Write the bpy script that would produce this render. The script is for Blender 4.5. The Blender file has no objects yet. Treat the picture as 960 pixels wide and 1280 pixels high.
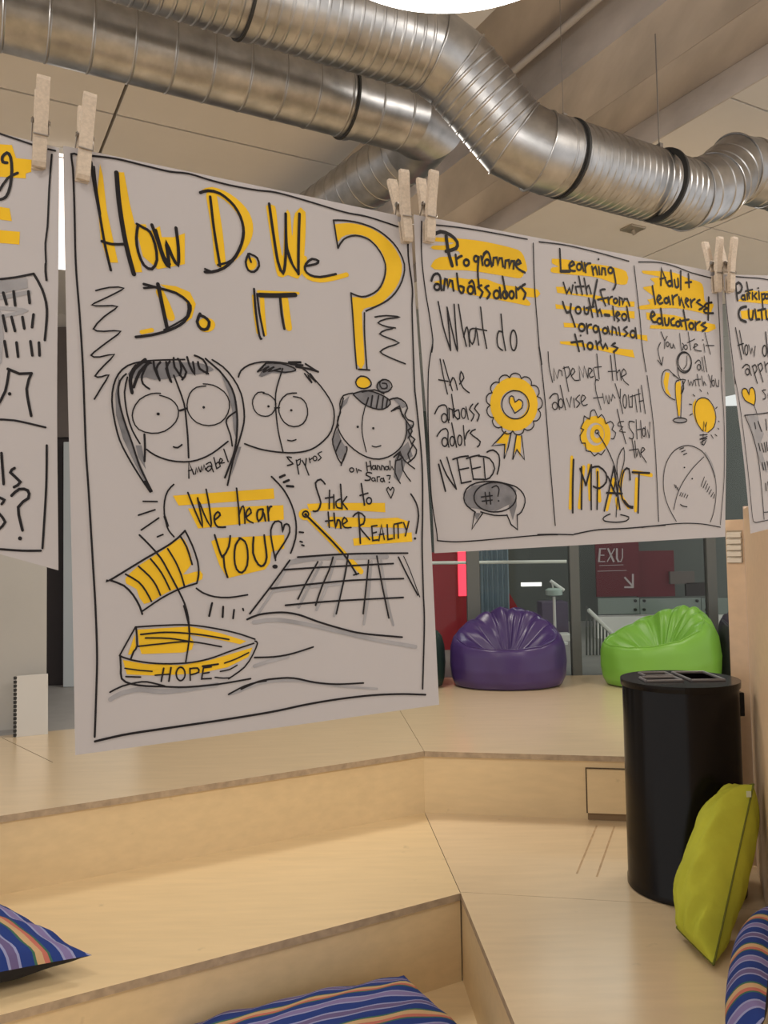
import bpy, bmesh, math, random
from mathutils import Vector, Matrix
from mathutils.geometry import tessellate_polygon

# ------------------------------------------------------------------ camera, light, exposure
SC = bpy.context.scene
COL = SC.collection
F_PX, PITCH, ROLL = 1020.0, math.radians(2.8), math.radians(1.0)
CAM = Vector((0, 0, 1.63))
_fw = Vector((0, math.cos(PITCH), math.sin(PITCH)))
_up0 = Vector((0, -math.sin(PITCH), math.cos(PITCH)))
_rt0 = Vector((1, 0, 0))
RT = math.cos(ROLL) * _rt0 - math.sin(ROLL) * _up0
UP = math.sin(ROLL) * _rt0 + math.cos(ROLL) * _up0
cd = bpy.data.cameras.new('camera')
cam = bpy.data.objects.new('camera', cd)
COL.objects.link(cam)
cd.sensor_fit = 'VERTICAL'
cd.sensor_height = 32.0
cd.sensor_width = 24.0
cd.lens = F_PX / 1280.0 * 32.0
cd.clip_start = 0.02
cd.clip_end = 100
M = Matrix((RT, UP, -_fw)).transposed().to_4x4()
M.translation = CAM
cam.matrix_world = M
SC.camera = cam

SC.view_settings.view_transform = 'Standard'
SC.view_settings.look = 'None'
SC.view_settings.gamma = 1
SC.view_settings.exposure = -0.06
SC.view_settings.use_curve_mapping = False
SC.cycles.use_denoising = True
SC.cycles.max_bounces = 8
SC.cycles.sample_clamp_indirect = 6

W = bpy.data.worlds.new('world')
SC.world = W
W.use_nodes = True
W.node_tree.nodes['Background'].inputs[0].default_value = (1.0, 0.965, 0.94, 1)
W.node_tree.nodes['Background'].inputs[1].default_value = 0.95


def area(name, loc, target, size, power, color, size_y=None, shape='DISK'):
    l = bpy.data.lights.new(name, 'AREA')
    l.shape = shape
    l.size = size
    if size_y:
        l.size_y = size_y
    l.energy = power
    l.color = color
    o = bpy.data.objects.new(name, l)
    COL.objects.link(o)
    o.location = loc
    o.rotation_euler = (Vector(target) - Vector(loc)).to_track_quat('-Z', 'Y').to_euler()
    return o


WARM = (1.0, 0.93, 0.83)  # area lamps below are added and unseen, set at ceiling height
area('added_light_behind', (-0.9, -0.9, 3.4), (-0.4, 0.6, 0.9), 0.7, 22, WARM)
area('added_light_right', (2.3, 1.4, 3.4), (1.8, 1.8, 0), 0.7, 52, WARM)
area('added_light_left', (-1.9, 1.9, 3.4), (-1.6, 2.1, 0), 0.7, 32, WARM)
area('added_light_deck', (-0.3, 5.0, 3.4), (-0.3, 5.0, 0), 0.7, 42, WARM)
area('added_light_deck_right', (2.6, 4.6, 3.4), (2.6, 4.6, 0), 0.7, 28, WARM)
area('hall_light', (2.0, 8.3, 3.4), (2.0, 8.6, 0), 1.2, 18, (0.95, 1.0, 0.95))

ZL, ZM, ZU = 0.0, 0.33, 0.635           # low tread, middle tread, upper deck
ZC, ZB = 3.58, 3.71                     # ceiling panels, beam underside
TH = math.radians(28.5)
U = Vector((math.cos(TH), math.sin(TH), 0))     # the room's own grid
V = Vector((-math.sin(TH), math.cos(TH), 0))


def ray(x, y):
    return _fw + RT * ((x - 480) / F_PX) - UP * ((y - 640) / F_PX)


def on(x, y, z):
    d = ray(x, y)
    return CAM + d * ((z - CAM.z) / d.z)


def at(x, y, Y):
    d = ray(x, y)
    return CAM + d * (Y / d.y)


def uv(s, t, z):
    p = U * s + V * t
    return Vector((p.x, p.y, z))


# ------------------------------------------------------------------ materials
def newmat(name):
    m = bpy.data.materials.new(name)
    m.use_nodes = True
    return m, m.node_tree, m.node_tree.nodes['Principled BSDF']


def mat(name, col, rough=0.6, metal=0.0, noise=0.0, nscale=8.0, bump=0.0, bscale=40.0, coat=0.0, spec=0.5, stretch=None, coat_rough=0.1):
    m, nt, b = newmat(name)
    b.inputs['Base Color'].default_value = (*col, 1)
    b.inputs['Roughness'].default_value = rough
    b.inputs['Metallic'].default_value = metal
    b.inputs['Specular IOR Level'].default_value = spec
    b.inputs['Coat Weight'].default_value = coat
    b.inputs['Coat Roughness'].default_value = coat_rough
    tc = nt.nodes.new('ShaderNodeTexCoord')
    mp = nt.nodes.new('ShaderNodeMapping')
    nt.links.new(tc.outputs['Object'], mp.inputs[0])
    if stretch:
        mp.inputs['Scale'].default_value = stretch[:3]
        mp.inputs['Rotation'].default_value = (0, 0, stretch[3] if len(stretch) > 3 else 0)
    if noise:
        n = nt.nodes.new('ShaderNodeTexNoise')
        n.inputs['Scale'].default_value = nscale
        n.inputs['Detail'].default_value = 6
        nt.links.new(mp.outputs[0], n.inputs[0])
        r = nt.nodes.new('ShaderNodeValToRGB')
        r.color_ramp.elements[0].position = 0.3
        r.color_ramp.elements[1].position = 0.7
        r.color_ramp.elements[0].color = (*[c * (1 - noise) for c in col], 1)
        r.color_ramp.elements[1].color = (*[min(1, c * (1 + noise)) for c in col], 1)
        nt.links.new(n.outputs[0], r.inputs[0])
        nt.links.new(r.outputs[0], b.inputs['Base Color'])
    if bump:
        n2 = nt.nodes.new('ShaderNodeTexNoise')
        n2.inputs['Scale'].default_value = bscale
        n2.inputs['Detail'].default_value = 4
        nt.links.new(mp.outputs[0], n2.inputs[0])
        bp = nt.nodes.new('ShaderNodeBump')
        bp.inputs['Strength'].default_value = bump
        bp.inputs['Distance'].default_value = 0.01
        nt.links.new(n2.outputs[0], bp.inputs['Height'])
        nt.links.new(bp.outputs[0], b.inputs['Normal'])
    return m


def emit(name, col, s):
    m, nt, b = newmat(name)
    b.inputs['Base Color'].default_value = (*col, 1)
    b.inputs['Emission Color'].default_value = (*col, 1)
    b.inputs['Emission Strength'].default_value = s
    return m


def paper_mat():
    m, nt, b = newmat('paper')
    d = nt.nodes.new('ShaderNodeBsdfDiffuse')
    t = nt.nodes.new('ShaderNodeBsdfTranslucent')
    mx = nt.nodes.new('ShaderNodeMixShader')
    n = nt.nodes.new('ShaderNodeTexNoise')
    n.inputs['Scale'].default_value = 5
    r = nt.nodes.new('ShaderNodeValToRGB')
    r.color_ramp.elements[0].color = (0.505, 0.485, 0.505, 1)
    r.color_ramp.elements[1].color = (0.535, 0.515, 0.535, 1)
    nt.links.new(n.outputs[0], r.inputs[0])
    nt.links.new(r.outputs[0], d.inputs[0])
    t.inputs[0].default_value = (0.52, 0.49, 0.50, 1)
    mx.inputs[0].default_value = 0.30
    nt.links.new(d.outputs[0], mx.inputs[1])
    nt.links.new(t.outputs[0], mx.inputs[2])
    nt.links.new(mx.outputs[0], nt.nodes['Material Output'].inputs[0])
    return m


def glass_mat():
    m, nt, b = newmat('pane_glass')
    tr = nt.nodes.new('ShaderNodeBsdfTransparent')
    tr.inputs[0].default_value = (0.93, 0.96, 0.95, 1)
    gl = nt.nodes.new('ShaderNodeBsdfGlossy')
    gl.inputs['Roughness'].default_value = 0.02
    fr = nt.nodes.new('ShaderNodeFresnel')
    fr.inputs[0].default_value = 1.22
    mx = nt.nodes.new('ShaderNodeMixShader')
    nt.links.new(fr.outputs[0], mx.inputs[0])
    nt.links.new(tr.outputs[0], mx.inputs[1])
    nt.links.new(gl.outputs[0], mx.inputs[2])
    nt.links.new(mx.outputs[0], nt.nodes['Material Output'].inputs[0])
    return m


STRIPE_COLS = [((0.022, 0.045, 0.20), 5), ((0.27, 0.28, 0.46), 1), ((0.13, 0.10, 0.22), 3), ((0.27, 0.28, 0.46), 1), ((0.022, 0.045, 0.20), 5),
               ((0.05, 0.13, 0.09), 1), ((0.50, 0.33, 0.18), 3), ((0.45, 0.14, 0.11), 2), ((0.05, 0.13, 0.09), 1), ((0.022, 0.045, 0.20), 4),
               ((0.27, 0.28, 0.46), 1), ((0.20, 0.16, 0.33), 3), ((0.27, 0.28, 0.46), 1)]


def stripe_mat(name, reps):
    m, nt, b = newmat(name)
    b.inputs['Roughness'].default_value = 0.9
    b.inputs['Specular IOR Level'].default_value = 0.15
    uvn = nt.nodes.new('ShaderNodeUVMap')
    sep = nt.nodes.new('ShaderNodeSeparateXYZ')
    nt.links.new(uvn.outputs[0], sep.inputs[0])
    mu = nt.nodes.new('ShaderNodeMath')
    mu.operation = 'MULTIPLY'
    mu.inputs[1].default_value = reps
    nt.links.new(sep.outputs[0], mu.inputs[0])
    fr = nt.nodes.new('ShaderNodeMath')
    fr.operation = 'FRACT'
    nt.links.new(mu.outputs[0], fr.inputs[0])
    r = nt.nodes.new('ShaderNodeValToRGB')
    r.color_ramp.interpolation = 'CONSTANT'
    tot = sum(w for c, w in STRIPE_COLS)
    x = 0
    for i, (c, w) in enumerate(STRIPE_COLS):
        if i < 2:
            e = r.color_ramp.elements[i]
            e.position = x / tot
        else:
            e = r.color_ramp.elements.new(x / tot)
        e.color = (*c, 1)
        x += w
    nt.links.new(fr.outputs[0], r.inputs[0])
    nt.links.new(r.outputs[0], b.inputs['Base Color'])
    n2 = nt.nodes.new('ShaderNodeTexNoise')
    n2.inputs['Scale'].default_value = 250
    bp = nt.nodes.new('ShaderNodeBump')
    bp.inputs['Strength'].default_value = 0.25
    bp.inputs['Distance'].default_value = 0.004
    nt.links.new(n2.outputs[0], bp.inputs['Height'])
    nt.links.new(bp.outputs[0], b.inputs['Normal'])
    return m


def ply_mat(name, col, rough, coat, rot=0.0, spots=True):
    m, nt, b = newmat(name)
    b.inputs['Roughness'].default_value = rough
    b.inputs['Coat Weight'].default_value = coat
    b.inputs['Coat Roughness'].default_value = 0.22
    tc = nt.nodes.new('ShaderNodeTexCoord')
    mp = nt.nodes.new('ShaderNodeMapping')
    mp.inputs['Rotation'].default_value = (0, 0, rot)
    mp.inputs['Scale'].default_value = (1.2, 9, 9)
    nt.links.new(tc.outputs['Object'], mp.inputs[0])
    n = nt.nodes.new('ShaderNodeTexNoise')
    n.inputs['Scale'].default_value = 3.5
    n.inputs['Detail'].default_value = 7
    nt.links.new(mp.outputs[0], n.inputs[0])
    r = nt.nodes.new('ShaderNodeValToRGB')
    r.color_ramp.elements[0].position = 0.3
    r.color_ramp.elements[1].position = 0.75
    r.color_ramp.elements[0].color = (*[c * 0.945 for c in col], 1)
    r.color_ramp.elements[1].color = (*[c * 1.045 for c in col], 1)
    nt.links.new(n.outputs[0], r.inputs[0])
    # scuffs: small dark smudges
    n3 = nt.nodes.new('ShaderNodeTexNoise')
    n3.inputs['Scale'].default_value = 13
    n3.inputs['Detail'].default_value = 3
    nt.links.new(tc.outputs['Object'], n3.inputs[0])
    r3 = nt.nodes.new('ShaderNodeValToRGB')
    r3.color_ramp.elements[0].position = 0.72 if spots else 0.95
    r3.color_ramp.elements[1].position = 0.80 if spots else 1.0
    r3.color_ramp.elements[0].color = (0, 0, 0, 1)
    r3.color_ramp.elements[1].color = (0.5, 0.5, 0.5, 1)
    nt.links.new(n3.outputs[0], r3.inputs[0])
    mx = nt.nodes.new('ShaderNodeMix')
    mx.data_type = 'RGBA'
    nt.links.new(r3.outputs[0], mx.inputs[0])
    nt.links.new(r.outputs[0], mx.inputs[6])
    mx.inputs[7].default_value = (*[c * 0.62 for c in col], 1)
    nt.links.new(mx.outputs[2], b.inputs['Base Color'])
    return m


PLY = (0.72, 0.55, 0.32)
MT = {
    'ply': ply_mat('birch_ply', PLY, 0.42, 0.25, -TH),
    'ply_deck': ply_mat('birch_ply_deck', (0.72, 0.56, 0.36), 0.30, 0.8, -TH),
    'ply_edge': mat('ply_edge', (0.40, 0.30, 0.20), 0.6, noise=0.2, nscale=30),
    'ply_panel': ply_mat('partition_ply', (0.74, 0.54, 0.36), 0.5, 0.15, 1.3, False),
    'panel_trim': mat('panel_trim', (0.66, 0.52, 0.43), 0.55, noise=0.06, nscale=6),
    'plinth': mat('plinth', (0.22, 0.14, 0.07), 0.7),
    'scuff': mat('scuffed_ply', (0.44, 0.30, 0.17), 0.5, noise=0.2, nscale=20),
    'gap': mat('joint_gap', (0.09, 0.06, 0.035), 0.9),
    'paper': paper_mat(),
    'k': mat('black_marker', (0.012, 0.010, 0.012), 0.55, spec=0.2),
    'y': mat('yellow_marker', (0.76, 0.47, 0.03), 0.8, spec=0.1, noise=0.07, nscale=14),
    'g': mat('grey_marker', (0.33, 0.325, 0.345), 0.8, spec=0.1, noise=0.15, nscale=30),
    'h': mat('dark_grey_marker', (0.19, 0.188, 0.205), 0.8, spec=0.1, noise=0.25, nscale=45),
    'peg': mat('peg_wood', (0.56, 0.47, 0.38), 0.7, noise=0.12, nscale=60, stretch=(6, 1, 6)),
    'wire': mat('spring_wire', (0.30, 0.27, 0.24), 0.35, 1.0),
    'line': mat('nylon_line', (0.75, 0.72, 0.70), 0.3),
    'zinc': mat('galvanised_steel', (0.44, 0.44, 0.445), 0.34, 1.0, noise=0.22, nscale=14, bump=0.06, bscale=7),
    'zinc_seam': mat('seam_steel', (0.35, 0.34, 0.33), 0.45, 1.0),
    'rubber': mat('black_band', (0.02, 0.02, 0.02), 0.6),
    'rod': mat('hanger_steel', (0.22, 0.20, 0.18), 0.5, 0.6),
    'pipe': mat('conduit_grey', (0.62, 0.59, 0.57), 0.5),
    'ceil': mat('ceiling_panel', (0.71, 0.675, 0.635), 0.85, noise=0.03, nscale=3),
    'ceil_gap': mat('ceiling_joint', (0.10, 0.075, 0.05), 0.9),
    'concrete': mat('concrete', (0.49, 0.44, 0.405), 0.9, noise=0.30, nscale=3.5, bump=0.25, bscale=25, stretch=(1, 0.25, 1, -TH)),
    'wall': mat('painted_wall', (0.60, 0.56, 0.51), 0.85, noise=0.02),
    'column': mat('grey_column', (0.42, 0.41, 0.39), 0.7, noise=0.04, nscale=2),
    'carpet': mat('grey_floor', (0.30, 0.29, 0.28), 0.5, noise=0.06, nscale=9),
    'dark': mat('near_black', (0.035, 0.026, 0.026), 0.6),
    'hall': mat('hall_wall', (0.11, 0.12, 0.11), 0.7, noise=0.08, nscale=1.5),
    'hall_floor': mat('hall_floor', (0.13, 0.13, 0.125), 0.35),
    'fascia': mat('brown_fascia', (0.15, 0.125, 0.115), 0.7),
    'mull': mat('grey_mullion', (0.095, 0.10, 0.095), 0.55),
    'glass': glass_mat(),
    'white': mat('white_paint', (0.78, 0.77, 0.75), 0.5),
    'padwhite': mat('pad_cover', (0.56, 0.545, 0.52), 0.6),
    'ventback': mat('vent_shadow_gap', (0.42, 0.35, 0.26), 0.8),  # tan backing, shade between the slats put into its colour
    'bluewhite': mat('pale_blue_paint', (0.58, 0.63, 0.66), 0.5),
    'red': mat('red_fabric', (0.42, 0.018, 0.03), 0.6),
    'dred': mat('dark_red_panel', (0.14, 0.012, 0.022), 0.6),
    'redlit': emit('red_glow', (1.0, 0.04, 0.07), 2.2),
    'blue': mat('blue_grey_curtain', (0.22, 0.28, 0.34), 0.7),
    'pgreen': mat('pale_green_glass', (0.42, 0.52, 0.48), 0.2),
    'railglass': mat('frosted_rail_glass', (0.22, 0.26, 0.24), 0.25),
    'purplegrey': mat('purple_grey', (0.10, 0.075, 0.13), 0.6),
    'lampwhite': emit('hall_lamp', (1.0, 0.95, 0.85), 1.5),
    'sign': mat('sign_lettering', (0.55, 0.46, 0.47), 0.7),
    'bag_purple': mat('purple_vinyl', (0.050, 0.025, 0.115), 0.32, bump=0.25, bscale=5, noise=0.1, nscale=3),
    'bag_green': mat('green_vinyl', (0.165, 0.385, 0.045), 0.38, bump=0.25, bscale=5, noise=0.06, nscale=3),
    'bag_dark': mat('dark_green_vinyl', (0.012, 0.030, 0.022), 0.45, bump=0.2, bscale=5),
    'bag_black': mat('black_vinyl', (0.03, 0.026, 0.04), 0.4, bump=0.3, bscale=8),
    'bin': mat('black_gloss', (0.005, 0.004, 0.004), 0.20, spec=0.2),
    'bin_lid': mat('black_plastic', (0.012, 0.011, 0.012), 0.22, spec=0.3),
    'bin_rim': mat('opening_rim', (0.16, 0.15, 0.155), 0.35),
    'lime': mat('lime_cotton', (0.47, 0.49, 0.05), 0.9, noise=0.10, nscale=9, bump=0.5, bscale=14, spec=0.2),
    'seam': mat('dark_seam', (0.12, 0.13, 0.015), 0.9),
    'ltag': mat('pale_tag', (0.55, 0.58, 0.40), 0.9),
    'black_cloth': mat('black_cloth', (0.012, 0.011, 0.014), 0.95),
    'stripe': stripe_mat('striped_cotton', 3.2),
    'stripe_long': stripe_mat('striped_cotton_long', 3.0),
    'stripe_right': stripe_mat('striped_cotton_wide', 3.2),
    'vent': mat('cream_vent', (0.80, 0.74, 0.64), 0.5),
    'lamp': emit('lamp_diffuser', (1.0, 0.95, 0.88), 8.0),
    'striplight': emit('strip_diffuser', (1.0, 0.94, 0.88), 2.0),
    'lamp_rim': mat('lamp_rim', (0.8, 0.8, 0.78), 0.4),
    'plate': mat('galvanised_plate', (0.42, 0.37, 0.30), 0.5, 0.7),
}


# ------------------------------------------------------------------ mesh helpers
ORIGIN = {}                             # where each object's own origin stands in the room


class MB:
    def __init__(self):
        self.v, self.f, self.m, self.uv, self.mats = [], [], [], None, []

    def mi(self, key):
        if key not in self.mats:
            self.mats.append(key)
        return self.mats.index(key)

    def add(self, vs, fs, key):
        n = len(self.v)
        k = self.mi(key)
        self.v += [Vector(p) for p in vs]
        for f in fs:
            self.f.append([i + n for i in f])
            self.m.append(k)

    def box(self, o, a, b, c, key):
        o, a, b, c = map(Vector, (o, a, b, c))
        vs = [o, o + a, o + a + b, o + b, o + c, o + a + c, o + a + b + c, o + b + c]
        fs = [(3, 2, 1, 0), (4, 5, 6, 7), (0, 1, 5, 4), (1, 2, 6, 5), (2, 3, 7, 6), (3, 0, 4, 7)]
        if a.cross(b).dot(c) < 0:
            fs = [f[::-1] for f in fs]
        self.add(vs, fs, key)

    def cbox(self, c, size, key):
        x, y, z = size
        self.box(Vector(c) - Vector((x, y, z)) / 2, (x, 0, 0), (0, y, 0), (0, 0, z), key)

    def prism(self, poly, z0, z1, key, side=None):
        """vertical extrusion of a plan polygon"""
        poly = [Vector((p[0], p[1], 0)) for p in poly]
        ar = sum(poly[i].x * poly[(i + 1) % len(poly)].y - poly[(i + 1) % len(poly)].x * poly[i].y for i in range(len(poly)))
        if ar < 0:
            poly = poly[::-1]
        n = len(poly)
        vs = [Vector((p.x, p.y, z0)) for p in poly] + [Vector((p.x, p.y, z1)) for p in poly]
        tri = tessellate_polygon([poly])
        fix = []
        for t in tri:
            a, b, c = (poly[i] for i in t)
            fix.append(tuple(t) if (b - a).cross(c - a).z > 0 else tuple(t[::-1]))
        self.add(vs, [tuple(i + n for i in t) for t in fix] + [t[::-1] for t in fix], key)
        self.add(vs, [(i, (i + 1) % n, (i + 1) % n + n, i + n) for i in range(n)], side or key)

    def tube(self, pts, r, key, n=10, cap=True):
        pts = [Vector(p) for p in pts]
        rs = r if isinstance(r, (list, tuple)) else [r] * len(pts)
        rings = []
        ref = None
        for i, p in enumerate(pts):
            d = (pts[min(i + 1, len(pts) - 1)] - pts[max(i - 1, 0)]).normalized()
            if ref is None:
                ref = d.orthogonal().normalized()
            ref = (ref - d * ref.dot(d)).normalized()
            b = d.cross(ref)
            rings.append([p + (ref * math.cos(a) + b * math.sin(a)) * rs[i] for a in [2 * math.pi * k / n for k in range(n)]])
        vs = [q for ring in rings for q in ring]
        fs = []
        for i in range(len(pts) - 1):
            for k in range(n):
                fs.append((i * n + k, i * n + (k + 1) % n, (i + 1) * n + (k + 1) % n, (i + 1) * n + k))
        if cap:
            fs.append(tuple(range(n))[::-1])
            fs.append(tuple(range((len(pts) - 1) * n, len(pts) * n)))
        self.add(vs, fs, key)

    def lathe(self, c, prof, key, n=64, caps=(True, True), axis=None):
        """prof: list of (r, z); spins about +Z at c"""
        c = Vector(c)
        vs, fs = [], []
        for r, z in prof:
            for k in range(n):
                a = 2 * math.pi * k / n
                vs.append(c + Vector((r * math.cos(a), r * math.sin(a), z)))
        for i in range(len(prof) - 1):
            for k in range(n):
                fs.append((i * n + k, i * n + (k + 1) % n, (i + 1) * n + (k + 1) % n, (i + 1) * n + k))
        if caps[0]:
            fs.append(tuple(range(n))[::-1])
        if caps[1]:
            fs.append(tuple(range((len(prof) - 1) * n, len(prof) * n)))
        self.add(vs, fs, key)

    def build(self, name, parent=None, smooth=False, bevel=0.0, origin=None, sharp=40):
        me = bpy.data.meshes.new(name)
        if origin is not None:
            o3 = Vector(origin)
        elif parent:
            o3 = ORIGIN[parent.name].copy()
        else:
            o3 = sum(self.v, Vector()) / len(self.v)
        me.from_pydata([p - o3 for p in self.v], [], self.f)
        for k in self.mats:
            me.materials.append(MT[k])
        for p, k in zip(me.polygons, self.m):
            p.material_index = k
        if self.uv:
            ul = me.uv_layers.new(name='UVMap')
            for lp in me.loops:
                ul.data[lp.index].uv = self.uv[lp.vertex_index]
        me.update()
        if smooth:
            for p in me.polygons:
                p.use_smooth = True
            if sharp < 180:
                me.set_sharp_from_angle(angle=math.radians(sharp))
        ob = bpy.data.objects.new(name, me)
        COL.objects.link(ob)
        if parent:
            ob.parent = parent
            ob.location = o3 - ORIGIN[parent.name]
        else:
            ob.location = o3
        ORIGIN[ob.name] = o3.copy()
        if bevel:
            md = ob.modifiers.new('bevel', 'BEVEL')
            md.width = bevel
            md.segments = 2
            md.limit_method = 'ANGLE'
        return ob


def tag(o, label=None, cat=None, group=None, kind=None):
    if label:
        o['label'] = label
    if cat:
        o['category'] = cat
    if group:
        o['group'] = group
    if kind:
        o['kind'] = kind
    return o


def empty(name, loc, label, cat, group=None):
    o = bpy.data.objects.new(name, None)
    o.empty_display_size = 0.05
    COL.objects.link(o)
    o.location = loc
    ORIGIN[o.name] = Vector(loc)
    return tag(o, label, cat, group)


def struct(o, label=None):
    o['kind'] = 'structure'
    if label:
        o['label'] = label
    return o


def pxbox(mb, x0, y0, x1, y1, Y, th, key):
    """a box standing at distance Y whose front spans the given picture rectangle"""
    a, b = at(x0, y1, Y), at(x1, y0, Y)
    mb.box((a.x, Y, a.z), (b.x - a.x, 0, 0), (0, th, 0), (0, 0, b.z - a.z), key)


# ------------------------------------------------------------------ shell: floors
FAR = 6.46
A = on(531, 1016, ZM)           # inner corner of the middle tread
DL = Vector((math.cos(math.radians(28.2)), math.sin(math.radians(28.2)), 0))
DR = Vector((math.cos(math.radians(-10.2)), math.sin(math.radians(-10.2)), 0))
N = on(575, 1115, ZM)           # outer corner of the lower seat
DN = Vector((math.cos(math.radians(29.2)), math.sin(math.radians(29.2)), 0))
DE = (on(643, 1280, ZM) - N).normalized()
LE0 = Vector((-2.179, 4.638, 0))
LED = Vector((math.cos(math.radians(24)), math.sin(math.radians(24)), 0))

mb = MB()
mb.box((-6, -4, -0.1), (12, 0, 0), (0, 12.5, 0), (0, 0, 0.1), 'ply')
struct(mb.build('floor'))
mb = MB()   # grey floor beyond the deck
poly = [LE0 - LED * 4, LE0 + LED * 1.2, Vector((-0.9, FAR, 0)), Vector((5, FAR, 0)), Vector((5, 12, 0)), Vector((-7, 12, 0)), Vector((-7, 3, 0))]
mb.prism(poly, ZU - 0.12, ZU - 0.004, 'carpet')
struct(mb.build('floor'))

# upper platform
root = empty('seating_platform', (A.x, A.y, ZM), 'upper birch plywood platform carrying the bean bags, behind the hanging posters', 'platform')
DTH, OV = 0.026, 0.012
nL = Vector((math.sin(math.radians(28.2)), -math.cos(math.radians(28.2)), 0))
nR = Vector((math.sin(math.radians(-10.2)), -math.cos(math.radians(-10.2)), 0))
cornerU = A + (nL + nR).normalized() * OV * 1.05
cornerU.z = 0
seamdir = (on(500, 890, ZU) - on(527, 936, ZU))
seamdir.z = 0
seamdir.normalize()
seam_far = cornerU + seamdir * ((FAR - cornerU.y) / seamdir.y)
Lend = cornerU - DL * 4.5
g = Vector((0.0012, 0, 0))
mb = MB()
mb.prism([Lend, cornerU - g, seam_far - g, Vector((-0.9, FAR, 0)), LE0 + LED * 1.2, LE0 - LED * 3.6], ZU - DTH, ZU, 'ply_deck', 'ply_edge')
mb.build('deck_board', root)
mb = MB()
mb.prism([cornerU + g, cornerU + DR * 4, Vector((4.1, FAR, 0)), seam_far + g], ZU - DTH, ZU, 'ply_deck', 'ply_edge')
mb.build('deck_board', root)
mb = MB()
b_ = A - DL * 4.5
mb.prism([A, b_, b_ - nL * 0.02, A - nL * 0.02], ZM, ZU - DTH, 'ply')
mb.build('riser_board', root)
mb = MB()
e_ = A + DR * 4
mb.prism([A, e_, e_ - nR * 0.02, A - nR * 0.02], ZM, ZU - DTH, 'ply')
mb.build('riser_board', root)
# drawer front let into the riser
d0 = A + DR * ((on(735, 1024, ZM) - A).dot(DR))
dw = 0.80
mb = MB()
mb.box(Vector((d0.x, d0.y, ZM + 0.035)) - nR * 0.005, DR * dw, nR * 0.026, (0, 0, 0.205), 'ply')
dr = mb.build('drawer_front', root, bevel=0.002)
mb = MB()
mb.box(Vector((d0.x, d0.y, ZM + 0.03)) - nR * 0.004 - DR * 0.006, DR * (dw + 0.012), nR * 0.0055, (0, 0, 0.216), 'gap')
mb.build('drawer_gap', root)
mb = MB()
mb.box(Vector((d0.x, d0.y, ZM + 0.001)) - nR * 0.003, DR * dw, nR * 0.012, (0, 0, 0.033), 'plinth')
mb.build('plinth', root)
mb = MB()
q = d0 + DR * 0.735 + nR * 0.0205
mb.box(Vector((q.x, q.y, ZM + 0.12)), DR * 0.012, nR * 0.003, (0, 0, 0.06), 'gap')
mb.build('keyhole_slot', root)

j0, j1 = on(2, 922, ZU), on(66, 953, ZU)
jd = (j1 - j0).normalized()
js = Vector((-jd.y, jd.x, 0)) * 0.0015
mb = MB()
mb.box(j0 - js + Vector((0, 0, -0.001)), j1 - j0, js * 2, (0, 0, 0.0014), 'gap')
mb.build('board_joint', root)

# lower seat on the left
root = empty('seating_step', (N.x, N.y, 0), 'birch plywood seat on the left, below the tall riser and above the floor tread', 'step')
nN = Vector((math.sin(math.radians(29.2)), -math.cos(math.radians(29.2)), 0))
P_ = N + nN * OV
mb = MB()
mb.prism([A - g * 1.2, N - g * 1.2, P_ - g * 3, P_ - DN * 4.2, A - DL * 4.5], ZM - DTH, ZM, 'ply', 'ply_edge')
mb.build('seat_board', root)
mb = MB()
mb.prism([N, N - DN * 4.2, N - DN * 4.2 - nN * 0.02, N - nN * 0.02], 0, ZM - DTH, 'ply')
mb.build('riser_board', root)

# landing on the right
root = empty('landing_platform', (N.x, N.y, 0), 'birch plywood landing under the black bin and the lime cushion', 'platform')
s2 = on(800, 1128, ZM)
sd = (s2 - N)
sd.z = 0
sd.normalize()
Eend = N + DE * 3.2
mb = MB()
mb.prism([A + g * 1.2, N + g, N + sd * 4.2, A + DR * 4], ZM - DTH, ZM, 'ply_deck', 'ply_edge')
mb.build('landing_board', root)
mb = MB()
k_ = Vector((0, -0.002, 0))
mb.prism([N + g + k_, Eend, Vector((4.2, Eend.y, 0)), N + sd * 4.2 + k_], ZM - DTH, ZM, 'ply_deck', 'ply_edge')
mb.build('landing_board', root)
for (xa, ya), (xb, yb_) in (((746, 1032), (721, 1092)), ((768, 1033), (746, 1096))):
    p0_, p1_ = on(xa, ya, ZM), on(xb, yb_, ZM)
    s_ = (p1_ - p0_).normalized()
    s_ = Vector((-s_.y, s_.x, 0)) * 0.004
    mb = MB()
    mb.box(p0_ - s_ + Vector((0, 0, -0.001)), p1_ - p0_, s_ * 2, (0, 0, 0.0012), 'scuff')
    mb.build('scuff_mark', root)
nE = Vector((-DE.y, DE.x, 0))
if nE.x < 0:
    nE = -nE
mb = MB()
mb.prism([N + nE * 0.004, Eend + nE * 0.004, Eend + nE * 0.024, N + nE * 0.024], 0, ZM - DTH, 'ply')
mb.build('riser_board', root)

# ------------------------------------------------------------------ shell: ceiling
def slab(name, s0, s1, t0, t1, z0, z1, key, parent=None):
    m_ = MB()
    m_.prism([uv(s0, t0, 0), uv(s1, t0, 0), uv(s1, t1, 0), uv(s0, t1, 0)], z0, z1, key)
    return m_.build(name, parent)


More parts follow.
